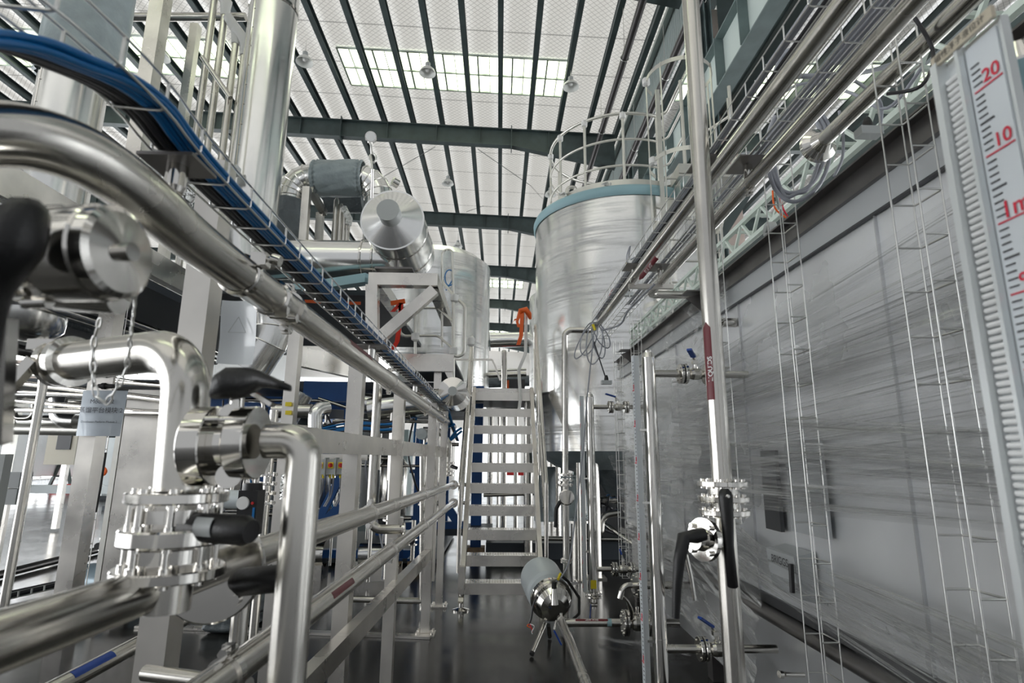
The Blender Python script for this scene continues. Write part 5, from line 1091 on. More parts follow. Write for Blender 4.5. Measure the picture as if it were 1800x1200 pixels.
# leftmost near valve
t = T('blurred_end_valve', 'large round capped valve close to the camera at the left edge, with black lever', 'valve', AD(150, 460, .62))
cv = AD(185, 445, .60); av = V((1, -.12, .02)).normalized()
MB().lathe(cv - av * .105, av, [(0, .040), (.0, .046), (.03, .046), (.034, .036), (.056, .036), (.056, .05), (.105, .052), (.108, .05)], 36).build('body', 'shiny', t)
cap = MB().lathe(cv + av * .004, av, [(0, .050), (.012, .049), (.016, .043), (.018, .001)], 36, caps=False).build('end_cap', 'shiny', t)
MB().lathe(cv + av * .012, av, [(0, .010), (.02, .010)], 12).build('cap_eye', 'shiny', t)
MB().tube([AD(55, 475, .66), AD(110, 515, .66), AD(210, 520, .66)], .022, 16).build('side_body', 'shiny', t)
MB().hexbolts(cv - av * .07, av, .052, 6, .007, .014).build('bolt_ring', 'shiny', t)
wedge([AD(70, 400, .52), AD(58, 405, .52), AD(30, 420, .52), AD(0, 470, .52), AD(-14, 560, .52), AD(-22, 680, .52)], [.008, .02, .026, .022, .016, .01], [.018, .030, .038, .032, .02, .02], 'black', 'lever_grip', t, 'blurred black lever grip')
MB().beam(AD(12, 560, .60), AD(2, 780, .60), .012, .018).build('lever_arm', 'shiny', t, 'bare steel lever edge')
# chain
def chain(label, P):
    P = [V(p) for p in P]; t = T('chain', label, 'chain', P[0]); L = []; q = cat(P, 8); acc = 0; last = q[0]; k = 0; step = .019
    for p in q[1:]:
        while (p - last).length >= step:
            nx = last + (p - last).normalized() * step; mid = (last + nx) / 2; d = (nx - last).normalized(); s = d.cross(V((0, 1, 0) if k % 2 else (1, .3, 0))).normalized()
            lp_ = [mid + d * (.0115 * math.cos(a)) + s * (.0042 * math.sin(a)) for a in [2 * PI * j / 10 for j in range(10)]]
            MB().tube(lp_, .0014, 5, closed=True).build('link', 'wire', t); last = nx; k += 1
    return t
chain('pale steel chain hanging from the capped valve and looping below the bent foreground pipe', [AD(240, 458, .62), AD(238, 520, .68), AD(230, 590, .80), AD(222, 650, .84), AD(200, 690, .85), AD(182, 712, .86), AD(166, 690, .86), AD(165, 600, .86), AD(182, 548, .83)])
# =============================================================== LEFT MID STRUCTURE
sqpost('square post close behind the foreground pipes, carrying the white paper sleeve', -.88, 1.62, 0, 2.38, .075)
sqpost('tall thick square post at left carrying the silver module sign', -3.50, 5.0, 0, 7.2, .14)
sqpost('square post behind the white paper sleeve with two yellow tags', AY(511, 700, 4.2).x, 4.2, 0, 2.45, .085)
p_ = AY(511, 712, 4.15)
for k, y_ in enumerate((710, 725)): one(MB().box(AY(507, y_, 4.14), (.045, .004, .03)), 'yellow_tag', 'yellow', ['upper', 'lower'][k] + ' small yellow tag taped on the post behind the paper sleeve', 'tag')
one(MB().box((AY(511, 855, 4.2).x, 4.2, AY(511, 855, 4.2).z), (.11, .11, .17)), 'foil_wrap', 'foil', 'silver foil wrap round the post above the long side pipes', 'wrap')
# sign
a = AY(146, 685, 4.9); b_ = AY(214, 768, 4.9)
t = T('module_sign', 'silver grey sign sheet with black lettering taped on the tall left post', 'sign', ((a.x + b_.x) / 2, 4.88, b_.z))
cx, cz = (a.x + b_.x) / 2 + .01, (a.z + b_.z) / 2; sw, sh = abs(b_.x - a.x) * .98, abs(a.z - b_.z) * .97
MB().grid(lambda u_, v_: V((cx + (u_ - .5) * sw, 4.885 - .012 * math.sin(PI * u_) - .02 * (1 - v_) * u_, cz + (v_ - .5) * sh)), 12, 12).build('sheet', 'sign', t)
for s, dz, sz in (('Module02', .095, .05), ('蒸馏平台模块 2', .02, .054), ('Distillation Platform Module 2', -.075, .0245)):
    text(s, sz, flat((cx + .005, 4.855, cz + dz), (1, 0, 0), (0, 0, 1)), 'blackp', 'lettering', t, .0)
a = AY(395, 530, 1.58); b_ = AY(448, 640, 1.58)
t = T('paper_sleeve', 'white paper sleeve with a faint warning triangle, taped on the near square post', 'paper', ((a.x + b_.x) / 2, 1.56, b_.z))
pw, ph_ = abs(a.x - b_.x), abs(a.z - b_.z); pc = V(((a.x + b_.x) / 2, 1.57, (a.z + b_.z) / 2))
MB().grid(lambda u_, v_: pc + V(((u_ - .5) * pw, .012 * math.sin(PI * u_ * 1.2) + .006 * math.sin(5 * v_), (v_ - .5) * ph_ + .006 * u_ * (v_ - .5))), 10, 14).build('sheet', 'paper', t)
tri = [pc + V((.028 * math.sin(2 * PI * i / 3), -.006, .012 + .03 * math.cos(2 * PI * i / 3))) for i in range(3)]
mb = MB()
for i in range(3): mb.beam(tri[i], tri[(i + 1) % 3], .001, .0018, (0, 1, 0))
mb.build('warning_triangle', 'box', t)
# thin leaning poles at left
xq = AY(55, 850, 4.4)
one(MB().tube([AY(82, 640, 4.4), (AY(82, 640, 4.4).x, 4.4, 0)], .030, 14).lathe((AY(82, 640, 4.4).x, 4.4, AY(82, 655, 4.4).z), (0, 0, 1), [(-.10, .034), (0, .036), (.05, .033)], 14), 'slim_pole', 'pipe', 'slim round pole wrapped in film at its top, near the left edge', 'pole')
one(MB().box((AY(8, 800, 3.0).x, 3.0, 1.0), (.05, .05, 1.0)), 'grey_post', 'box', 'grey post end at the left edge of the picture', 'post')
tray('wire_ladder_tray', 'narrow vertical wire tray right of the tall sign post', [(AY(178, 805, 5.2).x, 5.2, .15), (AY(178, 805, 5.2).x, 5.2, 2.9)], .07, .05, (1, 0, 0), (0, -1, 0), .2, r=.004, nb=2)
one(MB().tube([AY(186, 795, 5.15), AY(176, 860, 5.15), AY(168, 900, 5.15)], .010, 8), 'cable', 'blackcable', 'black cable dropping beside the narrow wire tray', 'cable')
t = T('level_gauge', 'tall stainless electrical cabinet column between sign and foreground pipe', 'cabinet', (-3.3, 6, 0)); t.name = 'steel_cabinet'
a = AY(225, 690, 5.6); b_ = AY(298, 930, 5.6)
MB().box(((a.x + b_.x) / 2, 5.75, (a.z + .12) / 2 + .02), (abs(b_.x - a.x), .3, a.z - .1)).build('body', 'tube', t)
MB().box((a.x - .03, 5.62, (a.z) / 2), (.05, .05, a.z)).build('frame_post', 'rail', t)
for sx in (-.2, .2): MB().box(((a.x + b_.x) / 2 + sx, 5.75, .04), (.06, .2, .1)).build('foot', 'tube', t)
# module frame: fascia beam, deck, upper frame
one(MB().beam((-3.35, 2.2, 3.29), (-3.35, 9.2, 3.29), .1, .24), 'frame_beam', 'tube', 'deep stainless edge beam of the left platform, above the foreground valves', 'beam')
one(MB().beam(AZ(190, 558, 3.36), AZ(648, 490, 3.36), .12, .1), 'frame_beam', 'bluetape', 'pale film-covered beam running up to the drum frame', 'beam')
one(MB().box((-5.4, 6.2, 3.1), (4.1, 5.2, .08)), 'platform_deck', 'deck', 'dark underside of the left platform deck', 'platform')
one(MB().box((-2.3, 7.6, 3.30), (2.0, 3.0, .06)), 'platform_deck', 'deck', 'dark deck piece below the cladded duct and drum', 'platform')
for k, (px, py, x_, z_) in enumerate(((0, 0, -5.6, 2.92), (0, 0, -5.0, 2.96), (0, 0, -4.4, 2.9), (0, 0, -6.1, 2.78), (0, 0, -3.9, 2.86))):
    one(MB().tube([(x_, 2.8, z_), (x_ + .1, 8.5, z_)], (.05, .04, .055, .07, .035)[k], 12), 'underdeck_pipe', ('pipe', 'clothd', 'pipe', 'brown', 'pipe')[k], ['thin steel pipe under the left deck, second from left', 'slate covered pipe under the left deck', 'steel pipe under the left deck nearest the sign post', 'thick dark pipe under the left deck, leftmost', 'slimmest steel pipe under the left deck beside the sign post'][k], 'pipe')
for k in range(6):
    a = AY(30, 640 + 16 * k, 6.4); b_ = AY(300, 680 + 12 * k - (k % 2) * 14, 5.2)
    one(MB().tube([a, b_], .018 + .006 * (k % 3), 8), 'thin_pipe', 'pipe', '%s thin pipe of the bundle crossing behind the sign post, counting downwards' % ORD[k], 'pipe', 'thin pipes behind the sign post')
# quick valve bank on post
t = T('valve_bank', 'small plate with three black and steel fittings beside the tall sign post', 'valve bank', AY(188, 655, 4.9))
a = AY(188, 650, 4.9); MB().box(a + V((.0, .02, -.03)), (.12, .02, .32)).build('plate', 'tube', t)
for k in range(3): MB().tube([a + V((-.05, 0, .06 - .1 * k)), a + V((.08, 0, .06 - .1 * k))], .018, 10).lathe(a + V((-.02, 0, .06 - .1 * k)), (1, 0, 0), [(0, .028), (.03, .028)], 8).build('fitting', 'rubber', t)
for k, y_ in enumerate((641, 652)): one(MB().tube([AY(205, y_, 4.9), AY(300, y_ + 1, 4.9)], .008, 8), 'thin_pipe', 'wire', ['upper', 'lower'][k] + ' fine tube running right from the valve bank on the sign post', 'pipe')
# tall cladded columns
def column(label, x, y, z0, z1, r, seams=True):
    t = T('cladded_column', label, 'column', (x, y, z0))
    MB().lathe((x, y, z0), (0, 0, 1), [(0, r), (z1 - z0, r)], 48).build('cladding', 'clad', t)
    for z in ([6.98] if seams else []): MB().lathe((x, y, z), (0, 0, 1), [(0, r), (.01, r + .012), (.05, r + .012), (.06, r)], 48).build('seam_ring', 'shiny', t)
    st = MB().box((x - .12, y - math.sqrt(r * r - .0144) - .002, (z0 + z1) / 2), (.012, .006, z1 - z0))
    z = z0 + .1
    while z < z1: st.lathe((x - .11, y - math.sqrt(r * r - .0121) - .004, z), (0, -1, 0), [(0, .011), (.008, .008)], 8); z += .26
    st.build('riveted_seam', 'shiny', t); return t
pc1 = AY(462, 200, 6.2)
column('tall cladded column with riveted seam rising through the platform', pc1.x, 6.2, 3.6, 9.5, .285)
pc2 = AY(120, 200, 5.6)
t = column('cladded column at upper left, partly behind the blue cables', pc2.x, 5.6, 2.9, 8.5, .31, False)
MB().lathe((pc2.x, 5.6, 2.6), (0, 0, 1), [(0, .03), (.03, .2), (.12, .29), (.3, .31)], 40, sharp=False).build('rounded_bottom', 'clad', t)
def bl(u_, v_):
    a = 2 * PI * u_; r = .44 + .008 * math.sin(9 * a) * abs(v_ - .5) * 2 + .006 * math.sin(23 * a + 9 * v_) - .12 * max(0, abs(v_ - .5) * 2 - .8) * 3
    return V((pc2.x + r * math.cos(a), 5.6 + r * math.sin(a), 5.30 + 1.5 * v_ + .008 * math.sin(13 * a)))
sleeve((pc2.x + .04, 5.6, 5.50), (pc2.x + .04, 5.6, 6.95), .385, 'cloth', t, 'grey cloth insulation blanket with laced edges', 4, wr=.02).name = 'insulation_blanket'
# four slim vertical pipes and square posts between columns
for k, (px, y1, topy) in enumerate(((350, 200, -300), (372, 205, 10), (393, 250, 60), (410, 260, 80))):
    p = AY(px, y1, 6.3); q = AY(px, topy, 6.3); q.x = p.x + (.0); r_ = .042
    t = T('vertical_pipe', ['leftmost', 'second', 'third', 'rightmost'][k] + ' of four slim vertical pipes left of the tall cladded column', 'pipe', (p.x, 6.3, 3.5))
    MB().tube([(p.x, 6.3, 3.6), (p.x, 6.3, q.z)], r_, 14).build('pipe_run', 'pipe', t)
    if k: MB().tube([(p.x, 6.3, q.z - .15), (p.x, 6.3, q.z + .05), (p.x - .12, 6.25, q.z + .22)], [.05, .075, .06], 10).build('tape_wrap', 'tape', t, 'white crumpled wrap')
one(MB().tube([AY(355, 100, 6.2), AY(405, 172, 6.2)], .03, 12), 'cross_pipe', 'pipe', 'short sloping pipe crossing the four slim vertical pipes', 'pipe')
one(MB().tube([AY(228, 30, 6.6), AY(432, 30, 6.6)], .055, 14), 'cross_pipe', 'pipe', 'horizontal pipe high behind the four slim vertical pipes', 'pipe')
sqpost('square post beside the four slim vertical pipes', AY(330, 150, 6.5).x, 6.5, 3.4, AY(337, 45, 6.5).z, .10)
one(MB().box((AY(400, 330, 5.8).x, 5.8, AY(400, 300, 5.8).z), (.2, .1, .10)), 'grey_plate', 'box', 'grey plate at the bottom of the slim vertical pipes', 'box')
# ducts right of the tall column
def duct(label, pts, r, bend=.3, m='clad', seg=5, rings=()):
    t = T('cladded_duct', label, 'duct', V(pts[0])); P = [V(p) for p in pts]; tmp = MB().tube(P, .001, 3, bend, seg, caps=False); C_ = [sum((V(tmp.v[3 * i + j]) for j in range(3)), V((0, 0, 0))) / 3 for i in range(len(tmp.v) // 3)]
    full = MB().tube(P, r, 28, bend, seg, caps=False); g_ = MB(); K = len(C_)
    for i in range(K - 1): g_.add(full.v[28 * i:28 * i + 56], [(j, (j + 1) % 28, 28 + (j + 1) % 28, 28 + j) for j in range(28)], True)
    for i in (0, K - 1): g_.add(full.v[28 * i:28 * i + 28], [tuple(range(28))])
    g_.build('cladding', m, t)
    if bend:
        for i in range(1, K - 1):
            if (C_[i] - C_[i - 1]).length < r * .22: continue
            if 1: MB().tube([V(q) + (V(q) - C_[i]) * .02 for q in full.v[28 * i:28 * i + 28]], .007, 5, closed=True).build('seam_ring', 'shiny', t)
    for p, a in rings: a = V(a).normalized(); MB().lathe(V(p) - a * .015, a, [(0, r), (.006, r + .012), (.024, r + .012), (.03, r)], 28).build('seam_ring', 'shiny', t)
    return t
Yd = 6.9
d0 = AY(497, 480, Yd); d1 = AY(497, 312, Yd); d2_ = AY(668, 312, Yd)
t = duct('gored elbow duct coming out beside the tall column with a grey cloth sleeve', [V((d0.x, Yd, 3.5)), V((d0.x, Yd, d1.z)), V((d2_.x, Yd, d1.z)), V((d2_.x + .02, Yd, 3.7))], .185, .30)
sleeve(V((AY(552, 312, Yd).x, Yd, d1.z)), V((AY(640, 312, Yd).x, Yd, d1.z + .0)), .235, 'cloth', t, 'grey cloth sleeve', 1)
sleeve(V((d0.x, Yd, 3.5)), V((d0.x, Yd, d1.z - .35)), .225, 'clothd', t, 'dark slate cloth sleeve', 2, False)
one(MB().tube([AY(575, 350, 7.5), AY(640, 350, 7.5)], .2, 20), 'insulated_pipe', 'clothd', 'dark cloth-covered pipe just below the sleeved duct', 'insulated pipe')
h0 = AY(430, 458, 6.3); h1 = AY(690, 460, 6.3); h1.z = h0.z = AY(600, 458, 6.3).z
duct('wide horizontal cladded duct running right into the conical drum', [h0 + V((-.1, 0, 0)), h1], .235, 0, rings=((AY(640, 458, 6.3), (1, 0, 0)), (AY(660, 458, 6.3), (1, 0, 0))))
duct('gored elbow duct hanging below the platform behind the paper sleeve', [AY(420, 380, 5.2), AY(425, 480, 5.2), AY(500, 560, 5.2), AY(440, 650, 5.2)], .17, .36, seg=3)
duct('small gored elbow duct right behind the post with yellow tags', [AY(530, 690, 6.6), AY(500, 740, 6.6), AY(480, 760, 6.6)], .14, .3, seg=4)
# conical drum
dc = AY(690, 387, 5.6); R_ = .325
t = T('conical_drum', 'horizontal cladded drum with cone end and grey stub, above the drum frame', 'drum', (dc.x, 5.6, dc.z - R_))
MB().lathe(dc, (0, 1, 0), [(0, R_), (1.05, R_)], 56).build('cladding', 'clad', t)
MB().lathe(dc, (0, -1, 0), [(-.012, R_ + .012), (.012, R_ + .012), (.012, R_ * .985), (.10, .10)], 56, caps=False).build('cone_end', 'clad', t)
MB().lathe(dc + V((0, -.09, 0)), (0, -1, 0), [(0, .115), (.17, .115)], 32).build('stub', 'box', t, 'dull grey stub cap')
MB().beam(dc + V((.07, -.05, .07)), dc + V((.21, -.02, .23)), .02, .012, (0, 1, 0)).build('seam_strip', 'shiny', t)
for y_ in (.3, .8): MB().lathe(dc + V((0, y_, 0)), (0, 1, 0), [(0, R_), (.004, R_ + .008), (.022, R_ + .008), (.026, R_)], 56).build('seam_ring', 'shiny', t)
MB().lathe(dc + V((.0, .35, -R_ - .15)), (0, 0, 1), [(0, .03), (.17, .03)], 12).box(dc + V((.0, .3, -R_ - .14)), (.4, .25, .02)).build('saddle', 'darkbeam', t)
# hook, level gauge top on duct
t = T('pressure_gauge', 'round pressure gauge on a curled steel siphon tube above the drum', 'gauge', AY(655, 345, 5.5))
MB().lathe(AY(652, 243, 5.5), (.2, -1, -.2), [(0, .045), (.0, .06), (.05, .06)], 28).build('case', 'shiny', t); MB().lathe(AY(652, 243, 5.5) + V((.2, -1, -.2)).normalized() * .051, (.2, -1, -.2), [(0, .05), (.002, .05)], 24).build('dial', 'white', t)
MB().tube([AY(652, 252, 5.5), AY(653, 270, 5.5)] + [AY(655 + 6 * math.sin(a), 278 - 8 * math.cos(a), 5.5) for a in [.3 * k for k in range(1, 20)]] + [AY(655, 300, 5.5)], .011, 8).build('siphon_tube', 'wire', t)
MB().tube([AY(655, 298, 5.5), AY(654, 348, 5.6)], .018, 10).build('stem', 'shiny', t)
one(MB().lathe(AY(690, 318, 5.7), (-.9, -.6, .3), [(0, .05), (-.07, .05)], 20), 'dial_thermometer', 'shiny', 'short round thermometer head on the duct above the drum', 'gauge')
# drum frame
zf_ = AY(710, 492, 5.6).z; xl_, xr_ = AY(649, 490, 5.6).x, AY(770, 490, 5.6).x
t = T('drum_frame', 'welded square-tube frame with a diagonal brace under the conical drum', 'frame', ((xl_ + xr_) / 2, 5.6, 2.5))
MB().box(((xl_ + xr_) / 2, 5.62, zf_), (xr_ - xl_, .12, .13)).build('top_beam', 'tube', t)
MB().beam(AY(655, 595, 5.6), AY(655, 502, 5.6), .12, .12, (0, 1, 0)).build('post', 'tube', t)
MB().beam(AY(662, 599, 5.6), AY(764, 510, 5.6), .11, .10, (0, 1, 0)).build('brace', 'tube', t)
MB().beam((xl_ + .06, 5.62, zf_), (xl_ + .06, 7.4, zf_), .12, .13).beam((xr_ - .06, 5.62, zf_), (xr_ - .06, 7.4, zf_), .12, .13).build('side_beam', 'tube', t)
MB().box((AY(655, 600, 5.6).x, 5.6, AY(655, 595, 5.6).z * .5 + 1.2), (.12, .12, AY(655, 595, 5.6).z - 2.35)).build('lower_post', 'tube', t)
for k, (a, b_) in enumerate((((540, 330), (533, 425)), ((563, 375), (560, 425)))):
    bm(['tall', 'shorter'][k] + ' square post under the sleeved duct', (a[0], a[1], 6.6 + .6 * k), (b_[0], b_[1], 6.6 + .6 * k), .09, .09, 'tube', 'square_post', 'post')
bm('sloping square tube under the sleeved duct', (545, 333, 6.7), (570, 375, 7.2), .08, .08, 'tube')
for k, (px, yt) in enumerate(((592, 352), (600, 362), (607, 372), (612, 382))):
    p = AY(px, yt, 7.1); one(MB().tube([(p.x, 7.1, 3.5), (p.x, 7.1, p.z)], .036, 12).lathe(p, (0, 0, 1), [(0, .036), (.03, .02), (.035, .001)], 12), 'vertical_pipe', 'pipe', ['leftmost', 'second', 'third', 'rightmost'][k] + ' of the capped slim pipes left of the conical drum', 'pipe')
one(MB().tube([AY(604, 365, 7.0), AY(614, 385, 7.0), AY(612, 395, 7.0)], .045, 10), 'tape_wrap', 'foil', 'crumpled clear wrap on the capped slim pipes', 'wrap')
# orange/red ribbons
one(ribbon([AY(690, 548, 5.9), AY(705, 532, 5.9), AY(704, 560, 5.9), AY(698, 600, 5.9), AY(690, 615, 5.9)], .05), 'red_ribbon', 'red', 'red ribbon hanging behind the diagonal brace', 'ribbon')
one(MB().beam(AY(687, 533, 6), AY(712, 529, 6), .02, .05), 'red_ribbon', 'orange', 'short orange ribbon piece tied above the red ribbon', 'ribbon')
one(MB().beam(AY(533, 529, 6.2), AY(570, 531, 6.2), .01, .035), 'orange_strip', 'orange', 'orange strip seen above the blue cables, left piece', 'ribbon')
one(MB().beam(AY(598, 532, 6.2), AY(634, 533, 6.2), .01, .035), 'orange_strip', 'orange', 'orange strip seen right of the blue cables', 'ribbon')
# lower platform beyond the rack
a = AY(692, 622, 6.4); b_ = AY(796, 653, 6.4)
t = T('side_platform', 'stainless side platform fascia behind the last rack posts', 'platform', (a.x + .3, 6.4, b_.z))
MB().box(((a.x + b_.x) / 2, 6.4, (a.z + b_.z) / 2), (b_.x - a.x + .02, .06, a.z - b_.z)).build('fascia', 'tube', t)
MB().box(((a.x + b_.x) / 2, 7.4, a.z - .03), (b_.x - a.x, 2.0, .04)).build('deck', 'deck', t)
MB().box((AY(768, 660, 6.4).x, 6.5, (b_.z) / 2 + .1), (.08, .08, b_.z - .2)).build('post', 'tube', t)
MB().beam(AY(786, 650, 6.45), AY(818, 712, 6.45), .07, .09, (0, 1, 0)).build('brace', 'tube', t)
bm('deep stainless beam at platform level left of the drum frame', (524, 626, 5.4), (628, 650, 5.9), .08, .19, 'tube')
# handrails on side platform
t = T('platform_handrail', 'bent tube handrail with taped joints on the side platform', 'handrail', AY(790, 650, 6.4))
MB().tube([AY(777, 610, 6.5), AY(777, 440, 6.5), AY(795, 437, 6.5), AY(797, 520, 6.5)], .014, 10, bend=.08).build('ladder_loop', 'rail', t)
MB().tube([AY(777, 495, 6.5), AY(800, 522, 6.45), AY(818, 537, 6.4), AY(816, 622, 6.4), AY(803, 628, 6.4), AY(796, 620, 6.4)], .018, 10, bend=.09).build('loop_rail', 'rail', t)
MB().tube([AY(797, 530, 6.42), AY(797, 685, 6.42)], .019, 10).build('post', 'rail', t)
MB().tube([AY(730, 540, 6.5), AY(730, 648, 6.5)], .017, 10).build('post', 'rail', t); MB().box(AY(733, 645, 6.38), (.1, .03, .06)).build('foot_bracket', 'tube', t)
for a, b_, c_ in (((700, 541), (770, 541), (796, 565)), ((706, 590), (770, 590), (795, 612))): MB().tube([AY(*a, 6.5), AY(*b_, 6.5), AY(*c_, 6.45)], .014, 10, bend=.1).build('side_rail', 'rail', t)
MB().tube([AY(704, 545, 6.5), AY(703, 585, 6.5), AY(712, 591, 6.5), AY(730, 590, 6.5)], .017, 10, bend=.08).build('loop_rail', 'rail', t)
for px, py in ((799, 524), (730, 592), (797, 617)): q = AY(px, py, 6.42); MB().lathe(q - V((0, 0, .05)), (0, 0, 1), [(0, .022), (.015, .045), (.085, .05), (.1, .022)], 10).build('tape_wrap', 'tape', t, 'white tape wrap')
one(MB().lathe(AY(828, 600, 6.9), (0, 0, 1), [(-.06, .03), (-.04, .05), (.04, .05), (.06, .03)], 10), 'tape_wrap', 'tape', 'white tape wrap on the left stair handrail', 'tape wrap')
one(MB().tube([AY(784, 510, 7.5)] + [AY(790 + 8 * math.cos(a), 488 + 14 * math.sin(a), 7.5) for a in [.4 * k for k in range(16)]], .009, 6), 'cable_coil', 'bluecable', 'small blue cable coil hanging before the left wrapped tank', 'cable')
# inspection drum
dc2 = AY(796, 688, 5.4)
t = T('end_cap_drum', 'small round capped drum beside the stair, with scribbled grey centre', 'drum', dc2)
MB().lathe(dc2, (0, 1, 0), [(0, .135), (.6, .135)], 40).build('cladding', 'clad', t)
MB().lathe(dc2, (0, -1, 0), [(0, .138), (.008, .138), (.035, .046), (.045, .045), (.045, .001)], 40, caps=False).build('end_plate', 'shiny', t)
MB().lathe(dc2 + V((0, -.045, 0)), (0, -1, 0), [(0, .043), (.006, .041)], 28).build('centre_cap', 'box', t, 'grey centre cap')
one(MB().tube([AY(650, 720, 6.3), AY(780, 705, 6.3)], .15, 20), 'cladded_duct', 'clad', 'cladded horizontal pipe leading to the small round drum', 'duct')
one(MB().tube([AY(622, 705, 6.3), AY(725, 722, 6.3)], .11, 20), 'cladded_duct', 'clad', 'lower cladded pipe seen between the rack posts', 'duct')
# grey vertical pipe beside first rack post and its bottom elbow
q = AY(663, 700, 3.6)
t = T('bent_pipe', 'vertical pipe behind the nearest rack post bending right at its bottom', 'pipe', (q.x, 3.6, 1.3))
zb2 = AY(690, 930, 3.6).z
MB().tube([(q.x, 3.6, 2.0), (q.x, 3.6, zb2), (AY(706, 930, 3.6).x, 3.6, zb2)], .028, 16, bend=.07).build('pipe_run', 'pipe', t)
MB().lathe((AY(706, 930, 3.6).x, 3.6, zb2), (1, 0, 0), [(0, .03), (.003, .04), (.018, .04), (.02, .03)], 20).box((AY(706, 930, 3.6).x, 3.58, zb2 + .05), (.02, .02, .05)).build('clamp', 'shiny', t)
# isolator switch boxes
t = T('switch_box', 'grey isolator box with red rotary switch, rightmost of the four', 'switch box', (0, 0, 0), 'row of isolator switch boxes')
MB().box((0, 0, 0), (.075, .06, .125)).box((.042, 0, 0), (.01, .10, .15)).build('housing', 'box', t)
pl = MB().box((0, -.033, .012), (.046, .006, .05)).build('switch_plate', 'yellow', t, 'yellow switch plate')
MB().lathe((0, -.036, .012), (0, -1, 0), [(0, .019), (.012, .017)], 20).box((0, -.052, .012), (.009, .008, .032)).build('rotary_knob', 'redpl', pl, 'red rotary knob')
MB().cyl((-.015, 0, -.062), (-.015, 0, -.085), .008).cyl((.015, 0, -.062), (.015, 0, -.085), .008).build('cable_glands', 'rubber', t)
sb = AY(620, 820, 4.9)
t.location = sb
for k, px in enumerate((601, 583, 565)): dup(t, AY(px, 820, 4.9), 'grey isolator box with red rotary switch, ' + ('second from right of the four', 'third from right of the four', 'leftmost of the four')[k], 'row of isolator switch boxes')
one(MB().box(AY(593, 803, 4.98) + V((0, .03, 0)), (.5, .02, .05)), 'mounting_rail', 'tube', 'steel mounting rail behind the isolator boxes', 'rail')
for k, px in enumerate((565, 583, 601, 620)):
    for j in (0, 1):
        one(MB().tube(cat([AY(px - 3 + 6 * j, 833, 4.9), AY(px - 3 + 6 * j, 845, 4.9), AY(px - 4 + 3 * j, 870, 5.0), AY(px - 14 + 3 * j, 890, 5.0)]), .007, 6), 'switch_cable', 'greycable', '%s grey cable below the isolator box, %s box from left' % (('left', 'right')[j], ORD[k]), 'cable', 'cables below the isolator boxes')
        one(MB().tube([AY(px - 3 + 6 * j, 832, 4.89), AY(px - 3 + 6 * j, 840, 4.89)], .009, 6), 'cable_marker', 'yellow', '%s yellow marker below the isolator box, %s box from left' % (('left', 'right')[j], ORD[k]), 'cable marker', 'markers below the isolator boxes')
# actuator
t = T('valve_actuator', 'black valve actuator with blue stripe standing behind the foreground grips', 'actuator', AY(437, 900, 2.2))
ac = AY(440, 900, 2.2)
MB().box(ac, (.07, .07, .16)).lathe(ac + V((.0, 0, .08)), (0, 0, 1), [(0, .037), (.025, .034)], 20).build('body', 'black', t)
MB().tube([ac + V((-.03, 0, .045)), ac + V((-.125, .02, .045))], .034, 20).build('motor_cover', 'motor', t, 'pale grey motor cover')
MB().lathe(ac + V((-.015, -.036, .035)), (0, -1, 0), [(0, .024), (.006, .022)], 20).build('indicator', 'white', t, 'white oval indicator'); MB().box(ac + V((.027, -.037, -.02)), (.008, .004, .08)).build('blue_stripe', 'bluecable', t); MB().lathe(ac + V((.02, -.036, .035)), (0, -1, 0), [(0, .006), (.004, .005)], 10).build('red_button', 'redpl', t)
MB().cyl(ac + V((0, 0, -.16)), ac + V((0, 0, -.08)), .025).lathe(ac + V((0, 0, -.18)), (0, 0, 1), [(0, .05), (.015, .05)], 20).build('mount', 'shiny', t)
MB().cyl((ac.x, 2.2, 0), (ac.x, 2.2, ac.z - .17), .03).build('stand_pipe', 'pipe', t)
# background fittings, generic: small flanged stacks
def stack(label, px, py, y, r=.05, n=3, h=.06, m='shiny', run=(0, 0)):
    c = AY(px, py, y); t = T('flanged_fitting', label, 'pipe fitting', c)
    for k in range(n): flange(t, c + V((0, 0, h * (k - n / 2))), (0, 0, 1), r, .015, 6)
    MB().tube([c + V((0, 0, -h * n - run[0])), c + V((0, 0, h * n + run[1]))], r * .45, 12).build('pipe', 'pipe', t); return t
stack('white-grey flanged fitting left of the nearest rack post, under the isolator boxes', 615, 875, 5.2, .09, 3, .09, run=(.5, .0))
stack('flanged fitting behind the second rack post at beam height', 688, 780, 6.2, .07, 3, .06, run=(.2, .3))
stack('fitting stack behind the actuator at left', 470, 850, 3.2, .05, 4, .05, run=(.6, .2))
stack('fitting stack between second and third rack posts', 684, 905, 5.6, .06, 3, .09, run=(.3, .5))
stack('small fitting stack left of the third rack post', 744, 870, 6.8, .06, 3, .07, run=(.4, .5))
stack('small flange stack right of the third rack post', 770, 790, 6.9, .06, 2, .06, run=(.7, .1))
one(MB().lathe(AY(740, 762, 6.3), (0, -1, 0), [(-.2, .06), (0, .062), (0, .05), (.01, .001)], 24), 'round_instrument', 'motor', 'pale round instrument head beside the third rack post', 'instrument')
t = T('cladded_elbow', 'bright cladded elbow pipe rising behind the foreground bend, under the paper sleeve', 'duct', AY(552, 760, 5.0))
MB().tube([AY(554, 775, 5.0), AY(554, 720, 5.0), AY(575, 716, 5.1)], .062, 20, bend=.09).build('cladding', 'clad', t)
MB().tube([AY(554, 775, 5.0), AY(554, 830, 5.0)], .06, 18).build('pipe', 'clad', t)
one(MB().tube([AY(480, 722, 5.3), AY(548, 722, 5.3)], .065, 16), 'service_pipe', 'pipe', 'horizontal steel pipe behind the post with yellow tags', 'pipe')
